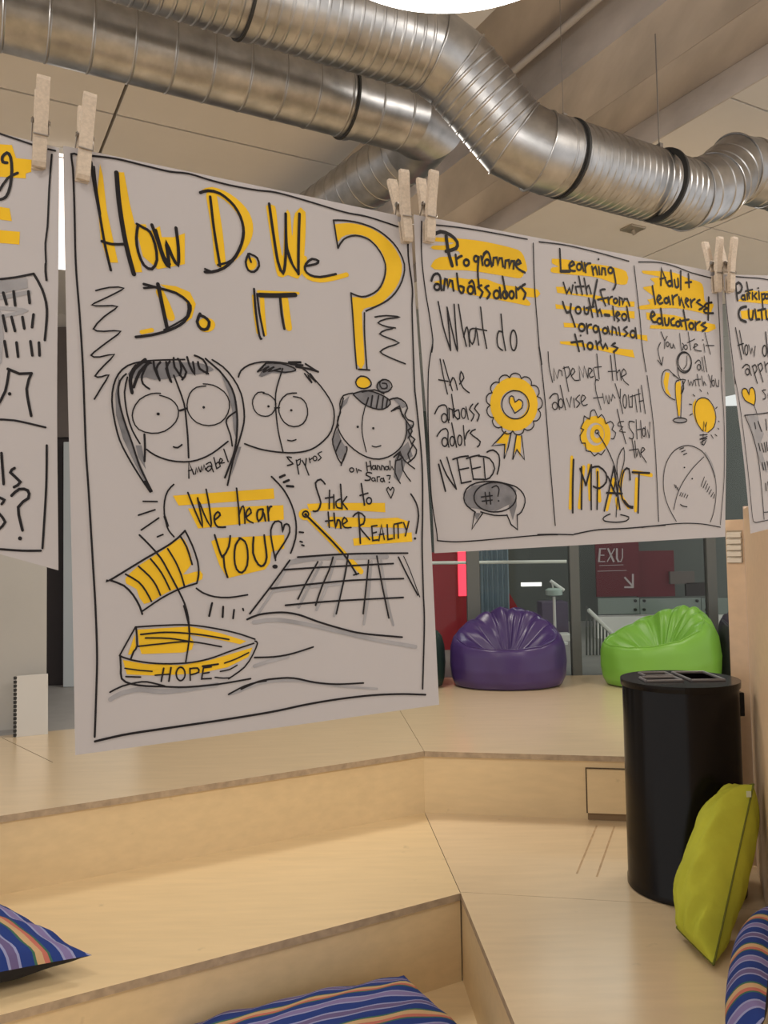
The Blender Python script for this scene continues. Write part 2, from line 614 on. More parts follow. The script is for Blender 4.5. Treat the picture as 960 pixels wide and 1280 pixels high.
JW = 0.007
SJ_L, TJ_L = [-2.7, -1.55, -0.45, 0.66, 1.75], [-4.5, -2.9, -1.27, 0.37, 2.0, 3.64, 5.28, 12.5]
for i in range(len(SJ_L)):
    s0 = -7 if i == 0 else SJ_L[i - 1]
    for j in range(len(TJ_L) - 1):
        struct(slab('ceiling', s0 + JW, SJ_L[i] - JW, TJ_L[j] + JW, TJ_L[j + 1] - JW, ZC, ZC + 0.12, 'ceil'))
SJ_R, TJ_R = [3.01, 4.14, 5.25, 6.4, 9.0], [-4.5, -1.0, 0.2, 1.27, 2.31, 3.35, 4.4, 5.5, 12.5]
for i in range(len(SJ_R) - 1):
    for j in range(len(TJ_R) - 1):
        struct(slab('ceiling', SJ_R[i] + (JW if i else 0), SJ_R[i + 1] - JW, TJ_R[j] + JW * .7, TJ_R[j + 1] - JW * .7, ZC, ZC + 0.13 if i else ZC + 0.128, 'ceil' if i else 'ceil'))
struct(slab('ceiling', -7, 1.75, -4.5, 12.5, ZC + 0.121, ZC + 0.14, 'ceil_gap'))
struct(slab('ceiling', 3.02, 9, -4.5, 12.5, ZC + 0.132, ZC + 0.15, 'ceil_gap'))
struct(slab('trim_1', 3.0, 3.009, -4.5, 12.5, ZC, ZB, 'concrete'), 'concrete edge strip above the cream panels')
struct(slab('ceiling', 1.5, 2.45, -4.5, 12.5, 3.97, 4.12, 'concrete'))
# the concrete beam, cast in two halves
bm1 = slab('beam', 2.415, 2.737, -4.5, 12.5, ZB, 4.1, 'concrete')
bm2 = slab('beam', 2.741, 3.02, -4.5, 12.5, ZB + 0.002, 4.1, 'concrete')
struct(bm1)
struct(bm2)

mb = MB()
mb.tube([uv(2.372, -4, 3.90), uv(2.372, 12, 3.90)], 0.016, 'pipe', 12)
tag(mb.build('conduit_pipe', smooth=True), 'thin grey conduit pipe running along the concrete beam overhead', 'pipe')
pl = on(791, 285, ZC)
mb = MB()
mb.box(pl + U * -0.06 + V * -0.05 + Vector((0, 0, -0.012)), U * 0.12, V * 0.10, (0, 0, 0.012), 'plate')
rt_ = mb.build('ceiling_bracket', origin=(pl.x, pl.y, ZC), bevel=0.003)
tag(rt_, 'small metal bracket plate on the cream ceiling under the long duct', 'bracket')
mb = MB()
mb.tube([pl + Vector((0, 0, -0.012)), pl + Vector((0.01, 0, -0.04))], 0.012, 'plate', 10)
mb.build('bolt_stub', rt_)


# ------------------------------------------------------------------ ducts
def duct_piece(mb, a, b, na, nb, r, spacing=0.0, amp=0.003, key='zinc', n=48, skip=0.0, wid=0.006, seamkey=None):
    a, b = Vector(a), Vector(b)
    d = (b - a)
    L = d.length
    d.normalize()
    ref = Vector((0, 0, 1)) - d * d.z
    ref.normalize()
    bi = d.cross(ref)
    st = [(None, r, 'a')]
    ma = r * math.tan(math.acos(min(1, abs(Vector(na).normalized().dot(d))))) + 0.004
    mbb = r * math.tan(math.acos(min(1, abs(Vector(nb).normalized().dot(d))))) + 0.004
    if spacing:
        t = ma + skip + spacing * 0.3
        while t < L - mbb - wid:
            st += [(t - wid, r, ''), (t - wid * .35, r + amp, ''), (t + wid * .35, r + amp, 's'), (t + wid, r, '')]
            t += spacing
    st.append((None, r, 'b'))
    rings = []
    for t, rr, k in st:
        ring = []
        for i in range(n):
            an = 2 * math.pi * i / n
            off = (ref * math.cos(an) + bi * math.sin(an)) * rr
            if k == 'a':
                nn = Vector(na)
                p = a + off - d * (off.dot(nn) / d.dot(nn))
            elif k == 'b':
                nn = Vector(nb)
                p = b + off - d * (off.dot(nn) / d.dot(nn))
            else:
                p = a + d * t + off
            ring.append(p)
        rings.append(ring)
    vs = [p for ring in rings for p in ring]
    for i in range(len(rings) - 1):
        fs = [(j, (j + 1) % n, n + (j + 1) % n, n + j) for j in range(n)]
        kk = seamkey if (seamkey and st[i + 1][2] == 's') else key
        mb.add(rings[i] + rings[i + 1], fs, kk)


def mitre(pts):
    ns = []
    for i in range(len(pts)):
        d0 = (pts[i] - pts[i - 1]).normalized() if i else (pts[1] - pts[0]).normalized()
        d1 = (pts[i + 1] - pts[i]).normalized() if i < len(pts) - 1 else d0
        ns.append((d0 + d1).normalized())
    return ns


def ring_band(mb, c, d, r, w, key, n=48):
    d = Vector(d).normalized()
    duct_piece(mb, Vector(c) - d * w / 2, Vector(c) + d * w / 2, d, d, r, key=key, n=n)
    # closed ends so the band has thickness
    ref = Vector((0, 0, 1)) - d * d.z
    ref.normalize()
    bi = d.cross(ref)
    for s in (-1, 1):
        o = [Vector(c) + d * (s * w / 2) + (ref * math.cos(t) + bi * math.sin(t)) * r for t in [2 * math.pi * i / n for i in range(n)]]
        i_ = [Vector(c) + d * (s * w / 2) + (ref * math.cos(t) + bi * math.sin(t)) * (r - 0.02) for t in [2 * math.pi * i / n for i in range(n)]]
        mb.add(o + i_, [(j, (j + 1) % n, n + (j + 1) % n, n + j) for j in range(n)], key)


R1 = 0.13
# long duct with the drop
pm = at(700, 197, 2.78)
pr = [pm + U * t for t in (-0.10, 0.86)]
k3 = at(610, 147, 2.69)
left0 = at(536, 62, 2.62)
pts = [left0 - U * 5.0, left0, at(571, 88, 2.66), at(642, 174, 2.73), pr[0], at(858, 244, 3.16), at(893, 234, 3.24), at(918, 211, 3.32), at(962, 219, 3.38), at(1080, 262, 3.5)]
ns = mitre(pts)
root = empty('ventilation_duct', left0, 'large silver ventilation duct that steps down over the two middle posters', 'duct')
specs = [(0.036, 0.0022, 'duct_length'), (0, 0, 'elbow'), (0.036, 0.0025, 'duct_length'), (0, 0, 'elbow'), (0.033, 0.0022, 'duct_length'),
         (0.08, 0.003, 'elbow'), (0.07, 0.003, 'elbow'), (0.07, 0.003, 'elbow'), (0.04, 0.002, 'duct_length')]
for i, (sp, am, nm) in enumerate(specs):
    mb = MB()
    if nm == 'elbow' and sp == 0:
        duct_piece(mb, pts[i], pts[i + 1], ns[i], ns[i + 1], R1)
    else:
        duct_piece(mb, pts[i], pts[i + 1], ns[i], ns[i + 1], R1, sp, am)
    ob = mb.build(nm, root, smooth=True, sharp=30)
    # raised seam where the pieces join
    mb2 = MB()
    dd = (pts[i + 1] - pts[i]).normalized()
    if i:
        c0 = pts[i]
        nn = ns[i]
        ref = Vector((0, 0, 1)) - dd * dd.z
        ref.normalize()
        bi = dd.cross(ref)
        lp = []
        for t in [2 * math.pi * j / 48 for j in range(49)]:
            off = (ref * math.cos(t) + bi * math.sin(t)) * (R1 + 0.002)
            lp.append(c0 + off - dd * (off.dot(nn) / dd.dot(nn)))
        mb2.tube(lp, 0.0035, 'zinc', 8, cap=False)
        mb2.build('joint_seam', ob, smooth=True)
for (x, y, tt) in ((705, 198, None), (826, 232, None)):
    t = (at(x, y, 2.9) - pm)
    # nearest point of the axis to the viewing ray
    best = min((i * 0.004 for i in range(-20, 260)), key=lambda q: abs((lambda w: 480 + F_PX * w.dot(RT) / w.dot(_fw))(pm + U * q - CAM) - x))
    c = pm + U * best
    mb = MB()
    ring_band(mb, c, U, R1 + 0.004, 0.009, 'rubber')
    mb.box(c + V * -0.012 - U * 0.008 + Vector((0, 0, R1 * 0.99)), U * 0.016, V * 0.024, (0, 0, 0.03), 'rod')
    cb = mb.build('clamp_band', root, smooth=True)
    mb = MB()
    mb.tube([c + Vector((0, 0, R1)), c + Vector((0, 0, (ZB if best < 0.3 else ZC) - c.z))], 0.0012 if best < 0.3 else 0.0025, 'rod', 8)
    mb.build('hanger_rod', cb)
c = left0 - U * 0.62
mb = MB()
ring_band(mb, c, U, R1 + 0.006, 0.03, 'zinc')
ring_band(mb, c - U * 0.016, U, R1 + 0.008, 0.008, 'rubber')
cb = mb.build('clamp_band', root, smooth=True)
mb = MB()
mb.tube([c + Vector((0, 0, R1)), Vector((c.x, c.y, ZC))], 0.004, 'rod', 8)
mb.build('hanger_rod', cb)

# duct behind it, turning away at its end
b0 = at(435, 128, 3.12)
bend = b0 + U * 0.28
D2 = Vector((-math.sin(math.radians(37)), math.cos(math.radians(37)), -0.03)).normalized()
k1 = bend + (U * 0.90 + D2 * 0.35).normalized() * 0.12
k2 = k1 + (U * 0.2 + D2 * 0.8).normalized() * 0.17
pts = [b0 - U * 5.0, bend, k1, k2, k2 + D2 * 3.5]
ns = mitre(pts)
root = empty('ventilation_duct', b0, 'silver duct along the upper left, bending back behind the stepped duct', 'duct')
for i, (sp, nm) in enumerate([(0.133, 'duct_length'), (0, 'elbow'), (0, 'elbow'), (0.09, 'duct_length')]):
    mb = MB()
    duct_piece(mb, pts[i], pts[i + 1], ns[i], ns[i + 1], R1, sp, 0.0022, wid=0.005, seamkey='zinc_seam')
    mb.build(nm, root, smooth=True, sharp=30)
mb = MB()
c = b0
ring_band(mb, c, U, R1 + 0.008, 0.026, 'zinc')
ring_band(mb, c - U * 0.014, U, R1 + 0.010, 0.008, 'rubber')
cb = mb.build('clamp_band', root, smooth=True)
mb = MB()
mb.tube([c + Vector((0, 0, R1)), Vector((c.x, c.y, ZC))], 0.004, 'rod', 8)
mb.build('hanger_rod', cb)
c = b0 - U * 1.55
mb = MB()
mb.tube([c + Vector((0, 0, R1 - 0.002)), Vector((c.x, c.y, ZC))], 0.004, 'rod', 8)
mb.build('hanger_rod', root)

# round pendant lamp
lf = at(566, 15, 1.80)
lc = Vector((lf.x - 0.015, lf.y - 0.335, lf.z - 0.014))
root = empty('pendant_lamp', lc, 'big round glowing white pendant lamp hanging at the top of the view', 'lamp')
mb = MB()
mb.lathe(lc, [(0.0001, 0.0), (0.30, 0.0), (0.325, 0.004), (0.335, 0.014)], 'lamp', 96, (False, False))
mb.lathe(lc, [(0.335, 0.014), (0.335, 0.085)], 'lamp', 96, (False, False))
mb.build('diffuser', root, smooth=True)
mb = MB()
mb.lathe(lc, [(0.337, 0.085), (0.337, 0.09), (0.30, 0.10), (0.05, 0.11), (0.001, 0.11)], 'lamp_rim', 96, (True, False))
mb.build('lamp_housing', root, smooth=True)
mb = MB()
mb.tube([lc + Vector((0, 0, 0.10)), Vector((lc.x, lc.y, ZC))], 0.003, 'line', 8)
mb.build('suspension_cable', root)

# ------------------------------------------------------------------ left side: column, opening, far wall
def wallbox(name, p, q, n, th, z0, z1, key, lab=None):
    p, q = Vector((p[0], p[1], 0)), Vector((q[0], q[1], 0))
    m_ = MB()
    m_.prism([p, q, q + Vector(n) * th, p + Vector(n) * th], z0, z1, key)
    return struct(m_.build(name), lab)


NB = Vector((-LED.y, LED.x, 0))
cr = on(58, 911, ZU)
wallbox('wall_left', cr - LED * 2.6, cr, NB, 0.10, ZU - 0.004, ZC, 'column')
mb = MB()
mb.box(Vector((cr.x, cr.y, ZU - 0.004)) - LED * 1.6 - NB * 0.006, LED * 1.6, NB * 0.006, (0, 0, 0.02), 'carpet')
struct(mb.build('baseboard_left'))
# near-black wall painted for the dark room beyond the opening, brown fascia over it and white wall to the ceiling
yb = 6.45
zd, zf = at(80, 547, yb).z, at(80, 410, yb).z
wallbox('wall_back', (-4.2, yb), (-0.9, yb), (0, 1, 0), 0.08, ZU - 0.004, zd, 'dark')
wallbox('trim_2', (-4.2, yb - 0.03), (-0.9, yb - 0.03), (0, 1, 0), 0.10, zd, zf, 'fascia')
wallbox('wall_back', (-4.2, yb), (-0.9, yb), (0, 1, 0), 0.08, zf, ZC, 'wall')
mb = MB()
w0 = at(80, 854, 6.36)
mb.box((w0.x, 6.34, ZU - 0.002), (0.55, 0, 0), (0, 0.08, 0), (0, 0, at(80, 552, 6.34).z - ZU), 'bluewhite')
struct(mb.build('door_1', bevel=0.004))
# strip light on the ceiling, seen through the slit between the posters
mb = MB()
s0, s1 = at(74, 195, 3.90), None
pA = on(77, 192, ZC - 0.03)
pB = on(79, 335, ZC - 0.03)
dd = (pB - pA).normalized()
sx = Vector((dd.y, -dd.x, 0))
root = empty('strip_light', (pA.x, pA.y, ZC), 'bright white strip light glimpsed through the slit between the two left posters', 'lamp')
mb.box(pA - sx * 0.09, sx * 0.18, dd * (pB - pA).length, (0, 0, 0.03), 'lamp_rim')
mb.build('light_housing', root)
mb = MB()
mb.box(pA - sx * 0.08 + Vector((0, 0, -0.012)), sx * 0.16, dd * (pB - pA).length, (0, 0, 0.0118), 'striplight')
mb.build('diffuser', root)
# white comb-bound pad leaning on the column
pb = on(20, 921, ZU)
root = empty('comb_bound_pad', (pb.x, pb.y, ZU), 'white pad with a black comb spine leaning upright on the grey column', 'pad')
e1 = LED * 0.165 + NB * -0.0
hgt = at(24, 846, pb.y).z - ZU
lean = NB * 0.045
mb = MB()
for k in range(2):
    o = Vector((pb.x, pb.y, ZU)) - NB * (0.002 + 0.007 * k) + NB * 0.0
    mb.box(o, e1, -NB * 0.005, Vector((0, 0, hgt)) + lean, 'padwhite')
mb.build('cover_board', root, bevel=0.001)
mb = MB()
for k in range(15):
    z = (k + 0.5) / 15
    c = Vector((pb.x, pb.y, ZU)) - LED * 0.004 - NB * 0.006 + (Vector((0, 0, hgt)) + lean) * z
    mb.tube([c - Vector((0, 0, 0.008)), c + Vector((0, 0, 0.008))], 0.011, 'rubber', 10)
mb.build('comb_spine', root)

# ------------------------------------------------------------------ glass wall at the back
gx0, gx1 = -0.9, 4.3
mulls = [at(593, 780, FAR).x, at(721, 800, FAR).x, at(892, 760, FAR).x, at(892, 760, FAR).x + 1.07]
root = empty('glass_partition', (1.4, FAR, ZU), 'glazed partition with grey upright posts standing behind the bean bags', 'partition')
edges = [gx0] + mulls + [gx1]
ws = [0.05, 0.10, 0.075, 0.075, 0.075, 0.05]
for x, w in zip(edges, ws):
    mb = MB()
    mb.box((x - w / 2, FAR, ZU - 0.1), (w, 0, 0), (0, 0.07, 0), (0, 0, ZC - ZU + 0.1), 'mull')
    mb.build('mullion', root, bevel=0.004)
for i in range(len(edges) - 1):
    mb = MB()
    mb.box((edges[i] + ws[i] / 2, FAR + 0.03, ZU), (edges[i + 1] - edges[i] - ws[i] / 2 - ws[i + 1] / 2, 0, 0), (0, 0.010, 0), (0, 0, ZC - ZU), 'glass')
    mb.build('glass_pane', root)

# ------------------------------------------------------------------ the hall behind the glass
mb = MB()
mb.box((-5, 11.3, 0), (14, 0, 0), (0, 0.1, 0), (0, 0, ZC), 'hall')
struct(mb.build('wall_back'))
mb = MB()
pxbox(mb, 530, 690, 572, 838, 8.3, 0.05, 'red')
rb = empty('red_banner', at(556, 782, 8.3), 'red banner with a glowing red edge behind the glass, left of the purple bag', 'banner')
mb.build('banner_cloth', rb)
mb = MB()
pxbox(mb, 572, 684, 583, 745, 8.32, 0.04, 'redlit')  # upper edge of the banner, its glow put in as emission
mb.build('glowing_edge', rb)
mb = MB()
pxbox(mb, 572, 745, 583, 838, 8.32, 0.04, 'red')
mb.build('banner_edge', rb)
# ribbed curtain
mb = MB()
a_, b_ = at(601, 850, 7.6), at(633, 600, 7.6)
nn_ = 60
vs = []
for i in range(nn_ + 1):
    x = a_.x + (b_.x - a_.x) * i / nn_
    y = 7.6 + 0.02 * math.sin(i / nn_ * 2 * math.pi * 6)
    vs += [(x, y, ZU), (x, y, b_.z), (x, y + 0.006, ZU), (x, y + 0.006, b_.z)]
fs = []
for i in range(nn_):
    o = 4 * i
    fs += [(o, o + 4, o + 5, o + 1), (o + 2, o + 3, o + 7, o + 6)]
mb.add(vs, fs, 'blue')
tag(mb.build('blind_curtain', smooth=True), 'blue-grey ribbed curtain hanging behind the glass above the purple bag', 'curtain')
# dark red sloping panel
mb = MB()
tri = [at(633, 735, 8.0), at(633, 833, 8.0), at(690, 833, 8.0)]
mb.add(tri + [p + Vector((0, 0.06, 0)) for p in tri], [(0, 1, 2), (5, 4, 3), (0, 3, 4, 1), (1, 4, 5, 2), (2, 5, 3, 0)], 'red')
tag(mb.build('sloping_panel'), 'dark red triangular stair panel behind the glass beside the ribbed curtain', 'panel')
# white handrail
mb = MB()
hr = at(545, 703, 7.1)
mb.tube([(hr.x - 0.6, 7.1, hr.z), (at(708, 702, 7.1).x, 7.1, at(708, 702, 7.1).z)], 0.015, 'white', 12)
root = tag(mb.build('white_handrail', smooth=True, origin=(hr.x, 7.1, ZU)), 'long white horizontal handrail behind the glass, over the purple bag', 'handrail')
for xx in (hr.x - 0.5, at(598, 702, 7.1).x):
    mb = MB()
    mb.tube([(xx, 7.1, ZU), (xx, 7.1, hr.z)], 0.014, 'mull', 10)
    mb.build('rail_post', root)
# hall lamp and display stand
mb = MB()
pxbox(mb, 652, 728, 677, 733, 10.5, 0.05, 'lampwhite')
tl_ = tag(mb.build('hall_strip_lamp', origin=at(664, 730, 10.5)), 'short white strip lamp glowing in the dim hall behind the glass', 'lamp')
mb = MB()
mb.tube([at(664, 728, 10.5) + Vector((0, 0.02, 0)), Vector((at(664, 728, 10.5).x, 10.52, ZC))], 0.006, 'mull', 8)
mb.build('lamp_cable', tl_)
ds = at(694, 800, 8.6)
root = empty('display_stand', (ds.x, 8.6, ZU), 'display stand with a pale green top in the hall, left of the middle post', 'stand')
ztop = at(694, 741, 8.6).z
mb = MB()
mb.lathe((ds.x, 8.6, ZU), [(0.13, 0), (0.13, 0.02), (0.03, 0.035), (0.015, 0.05), (0.015, ztop - ZU - 0.04)], 'white', 24)
mb.build('stand_post', root, smooth=True)
mb = MB()
mb.lathe((ds.x, 8.6, ztop - 0.03), [(0.07, 0), (0.09, 0.01), (0.09, 0.06), (0.06, 0.08)], 'pgreen', 24)
mb.build('stand_top', root, smooth=True)
mb = MB()
mb.tube([at(688, 726, 8.6), at(705, 738, 8.6)], 0.018, 'white', 10)
mb.tube([at(690, 728, 8.6), Vector((ds.x, 8.6, ztop))], 0.008, 'white', 8)
mb.build('reading_arm', root, smooth=True)
mb = MB()
pxbox(mb, 678, 752, 710, 792, 9.4, 0.3, 'purplegrey')
tag(mb.build('hall_cabinet', bevel=0.01, origin=at(694, 792, 9.4)), 'dark purple-grey cabinet behind the display stand in the hall', 'cabinet')
mb = MB()
pxbox(mb, 690, 793, 716, 815, 8.9, 0.25, 'white')
pxbox(mb, 690, 815, 716, 850, 8.92, 0.2, 'mull')
tag(mb.build('white_bench', bevel=0.008, origin=at(703, 850, 8.9)), 'low white bench in the hall between purple bag and middle post', 'bench')
# stair railing
root = empty('stair_railing', at(745, 845, 7.7), 'grey stair railing with a white sloping handrail, left of the green bag', 'railing')
mb = MB()
mb.tube([at(735, 762, 7.7), at(776, 803, 7.7)], 0.02, 'white', 10)
mb.build('handrail', root, smooth=True)
mb = MB()
mb.tube([at(728, 851, 7.7), at(751, 838, 7.7), at(762, 850, 7.7)], 0.014, 'white', 8)
mb.build('stringer', root, smooth=True)
for i in range(8):
    x = 733 + i * 4.2
    mb = MB()
    mb.tube([at(x, 758 + i * 4.5, 7.7), at(x + .5, 842 + (i % 2) * 4, 7.7)], 0.008, 'mull', 8)
    mb.build('baluster', root, smooth=True)
# low white wall with a glass guard
mb = MB()
pxbox(mb, 748, 768, 930, 832, 9.1, 0.2, 'white')
tag(mb.build('low_wall', origin=at(800, 850, 9.2)), 'low white wall in the hall behind the green bean bag', 'wall')
gr = empty('glass_guard', at(800, 767, 9.15), 'frosted glass guard panels with bolts over the low white wall', 'guard rail')
for a0, a1 in ((748, 799), (800.5, 876), (877.5, 925)):
    mb = MB()
    pxbox(mb, a0, 747, a1, 768, 9.12, 0.02, 'railglass')
    mb.build('guard_panel', gr)
for bx in (794, 805, 871, 883):
    for by in (751, 762):
        c = at(bx, by, 9.12)
        mb = MB()
        mb.tube([c + Vector((0, -0.02, 0)), c + Vector((0, 0.0, 0))], 0.016, 'rubber', 14)
        mb.build('bolt', gr)
# red wall sign
sg = empty('wall_sign', at(771, 745, 10.2), 'dark red sign reading EXU with a slanting white arrow, behind the glass', 'sign')
mb = MB()
pxbox(mb, 746, 640, 797, 746, 10.2, 0.03, 'dred')
mb.build('sign_panel', sg)


def px_strokes(strokes, Y, w, key, name, parent):
    m_ = MB()
    for st in strokes:
        ww = w
        if isinstance(st, tuple):
            ww, st = st
        for p, q in zip(st[:-1], st[1:]):
            a, b = at(*p, Y), at(*q, Y)
            d = (b - a)
            if d.length < 1e-6:
                continue
            d.normalize()
            nrm = Vector((-d.z, 0, d.x)) * ww / 2
            m_.box(a - nrm - d * ww * .3, (b - a) + d * ww * .6, nrm * 2, (0, -0.006, 0), key)
    return m_.build(name, parent)


px_strokes([(0.022, [(750, 686), (748.5, 702)]), [(750, 686), (757, 686)], [(749.5, 694), (755, 694)], [(748.5, 702), (756, 702)],
            (0.022, [(760, 686), (767, 702)]), [(768, 686), (759, 702)],
            (0.022, [(771, 686), (771, 698), (773, 702)]), [(773, 702), (776, 702), (778, 697), (778, 686)]], 10.19, 0.012, 'sign', 'sign_lettering', sg)
px_strokes([[(749, 707), (779, 706)], [(747, 714), (783, 713)]], 10.19, 0.006, 'sign', 'small_print', sg)
px_strokes([[(781, 722), (791, 733)], [(791, 718), (791, 734), (781, 734)]], 10.19, 0.022, 'sign', 'arrow_mark', sg)
mb = MB()
pxbox(mb, 797, 688, 842, 746, 10.3, 0.03, 'dred')
tag(mb.build('red_wall_panel', origin=at(820, 746, 10.3)), 'plain darker red wall panel to the right of the lettered sign', 'panel')
mb = MB()
pxbox(mb, 838, 714, 868, 730, 10.25, 0.05, 'fascia')
pxbox(mb, 858, 728, 890, 745, 10.25, 0.05, 'dark')
tag(mb.build('dark_monitor', origin=at(872, 745, 10.25)), 'dark wall box in the hall above the guard, near the right post', 'screen')


# ------------------------------------------------------------------ bean bags
def bean_bag(name, c, R, Rd, hf, hb, back, key, label, seed, squash=1.0):
    rnd = random.Random(seed)
    nt, no, ni = 128, 18, 18
    bx, by = math.cos(math.radians(back)), math.sin(math.radians(back))
    ph = [rnd.uniform(0, 6.28) for _ in range(8)]

    def rim(th):
        b = 0.5 + 0.5 * (math.cos(th) * bx + math.sin(th) * by)
        return hf + (hb - hf) * b ** 1.3

    def lerp_prof(P, t):
        for (t0, r0, z0), (t1, r1, z1) in zip(P[:-1], P[1:]):
            if t <= t1:
                k = (t - t0) / (t1 - t0)
                k2 = k * k * (3 - 2 * k) * 0.4 + k * 0.6
                return r0 + (r1 - r0) * k, z0 + (z1 - z0) * k2
        return P[-1][1], P[-1][2]

    LOWP = [(0, 0.84, 0.0), (0.10, 0.92, 0.03), (0.25, 0.975, 0.16), (0.5, 1.0, 0.44), (0.8, 0.985, 0.82), (0.93, 0.955, 0.965), (1, 0.925, 1.0)]
    TALL = [(0, 0.84, 0.0), (0.10, 0.92, 0.025), (0.25, 0.98, 0.14), (0.5, 1.0, 0.42), (0.75, 0.955, 0.72), (0.9, 0.84, 0.93), (1, 0.70, 1.0)]
    vs = []
    for i in range(nt):
        th = 2 * math.pi * i / nt
        h = rim(th)
        bb = 0.5 + 0.5 * (math.cos(th) * bx + math.sin(th) * by)
        bk = min(1, bb * 1.15) ** 1.5
        for j in range(no + 1):
            t = j / no
            (r0, z0), (r1, z1) = lerp_prof(LOWP, t), lerp_prof(TALL, t)
            rr, zz = r0 + (r1 - r0) * bk, z0 + (z1 - z0) * bk
            rr *= 1 + 0.012 * math.sin(5 * th + ph[0] + 3 * t) * t + 0.007 * math.sin(11 * th + ph[1] + 4 * t)
            fold = (abs(math.sin(6.5 * th + ph[4])) ** 0.5 - 0.75) * 0.02 * max(0, t - 0.6) / 0.4 * (0.3 + bk)
            vs.append((rr * R * math.cos(th), rr * Rd * math.sin(th), h * zz + fold))
        rtop = 0.925 + (0.70 - 0.925) * bk
        ztop_ = vs[-1][2]
        seat = hf * 0.66
        for j in range(1, ni + 1):
            t = j / ni
            k = 1 - t
            rr = rtop * k
            s = t ** (0.55 + 0.75 * bk)
            s = s * s * (3 - 2 * s)
            z = ztop_ + (seat - ztop_) * s
            env = math.sin(math.pi * min(1, t ** 0.7)) ** 0.9
            wr = (abs(math.sin(5.5 * th + ph[2] + 0.5 * math.sin(2 * th))) ** 0.5 - 0.7) * 0.055 + 0.014 * math.sin(15 * th + ph[3] + 6 * t)
            z += wr * env * (0.30 + 0.70 * bb)
            vs.append((rr * R * math.cos(th), rr * Rd * math.sin(th), z))
    m = no + ni + 1
    fs = []
    for i in range(nt):
        for j in range(m - 1):
            a, b = i * m + j, ((i + 1) % nt) * m + j
            fs.append((a, b, b + 1, a + 1))
    fs.append(tuple(i * m for i in range(nt))[::-1])
    mb = MB()
    c = Vector(c)
    mb.add([c + Vector(v) for v in vs], fs, key)
    root = empty(name, c, label, 'bean bag')
    mb.build('bag_body', root, smooth=True, sharp=180)
    # piped seam on the rim
    lp = []
    for i in range(nt + 1):
        v = vs[(i % nt) * m + no]
        lp.append(c + Vector(v) + Vector((0, 0, 0.0)))
    mb = MB()
    mb.tube(lp, 0.0045, key, 8, cap=False)
    mb.build('piped_seam', root, smooth=True)
    return root


pc = at(634, 800, 6.10)
bean_bag('bean_bag', (pc.x, 6.10, ZU), 0.43, 0.335, 0.29, 0.545, 80, 'bag_purple', 'purple bean bag chair on the deck in front of the glass partition', 4)
gc = at(827, 800, 5.98)
bean_bag('bean_bag', (gc.x, 6.02, ZU), 0.43, 0.34, 0.29, 0.545, 30, 'bag_green', 'lime green bean bag chair on the deck behind the black bin', 9)
dc = at(545, 800, 6.1)
bean_bag('bean_bag', (dc.x - 0.27, 6.12, ZU), 0.34, 0.29, 0.36, 0.44, 90, 'bag_dark', 'very dark green bean bag mostly hidden behind the large poster', 5)
kc = at(918, 800, 5.9)
bean_bag('bean_bag', (kc.x + 0.24, 5.98, ZU), 0.31, 0.30, 0.42, 0.56, 60, 'bag_black', 'black bean bag peeking out between green bag and plywood panel', 6)

# ------------------------------------------------------------------ plywood panel on the right
pA, pB = on(946, 1087, ZM), on(960, 1147, ZM)
pd = (pB - pA)
pd.z = 0
pd.normalize()
pn = Vector((-pd.y, pd.x, 0))
if pn.x < 0:
    pn = -pn
ztop = at(927, 637, pA.y).z
root = empty('plywood_panel', (pA.x, pA.y, ZM), 'tall freestanding birch plywood panel with a vent, right of the black bin', 'panel')
endd = (Vector((-0.62, 0.60, 0))).normalized()
wE = 0.075
mb = MB()
a0 = pA + pd * 0.03
mb.prism([a0, a0 + pd * 1.5, a0 + pd * 1.5 + pn * 0.08, a0 + pn * 0.08], ZM + 0.012, ztop, 'ply_panel')
mb.build('panel_board', root, bevel=0.002)
mb = MB()
mb.prism([pA, pA + pd * 0.03, pA + pd * 0.03 + pn * 0.08, pA + pn * 0.08], ZM + 0.002, ztop + 0.012, 'panel_trim')
mb.build('edge_post', root, bevel=0.004)
mb = MB()
mb.prism([pA + endd * 0.001, pA + endd * wE, pA + endd * wE + pn * 0.05 + Vector((0, .03, 0)), pA + pn * 0.05], ZM + 0.012, ztop - 0.04, 'ply_panel')
eb = mb.build('end_board', root, bevel=0.002)
# louvred vent on the end board
zv0, zv1 = at(918, 704, pA.y).z, at(918, 663, pA.y).z
en = Vector((endd.y, -endd.x, 0))
if en.y > 0:
    en = -en
mb = MB()
o = pA + endd * 0.006
o.z = zv0
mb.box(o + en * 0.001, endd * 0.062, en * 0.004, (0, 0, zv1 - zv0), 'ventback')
vt = mb.build('vent_backing', eb, bevel=0.001)
for k in range(5):
    mb = MB()
    zz = zv0 + (zv1 - zv0) * (k + 0.32) / 5.2
    q = pA + endd * 0.008
    q.z = zz
    mb.box(q + en * 0.005, endd * 0.058, en * 0.010 + Vector((0, 0, -0.006)), (0, 0, 0.016), 'vent')
    mb.build('vent_slat', root)

# ------------------------------------------------------------------ black bin
bc = on(858, 1107, ZM)
HB = at(847, 848, bc.y).z - ZM
RB = 0.214
root = empty('litter_bin', (bc.x, bc.y, ZM), 'tall glossy black cylindrical recycling bin with openings in its lid', 'bin')
mb = MB()
mb.lathe((bc.x, bc.y, ZM), [(RB - 0.004, 0.0), (RB + 0.003, 0.004), (RB + 0.003, 0.028), (RB, 0.034), (RB, HB - 0.03), (RB - 0.002, HB - 0.02)], 'bin', 96, (True, False))
mb.build('bin_body', root, smooth=True)
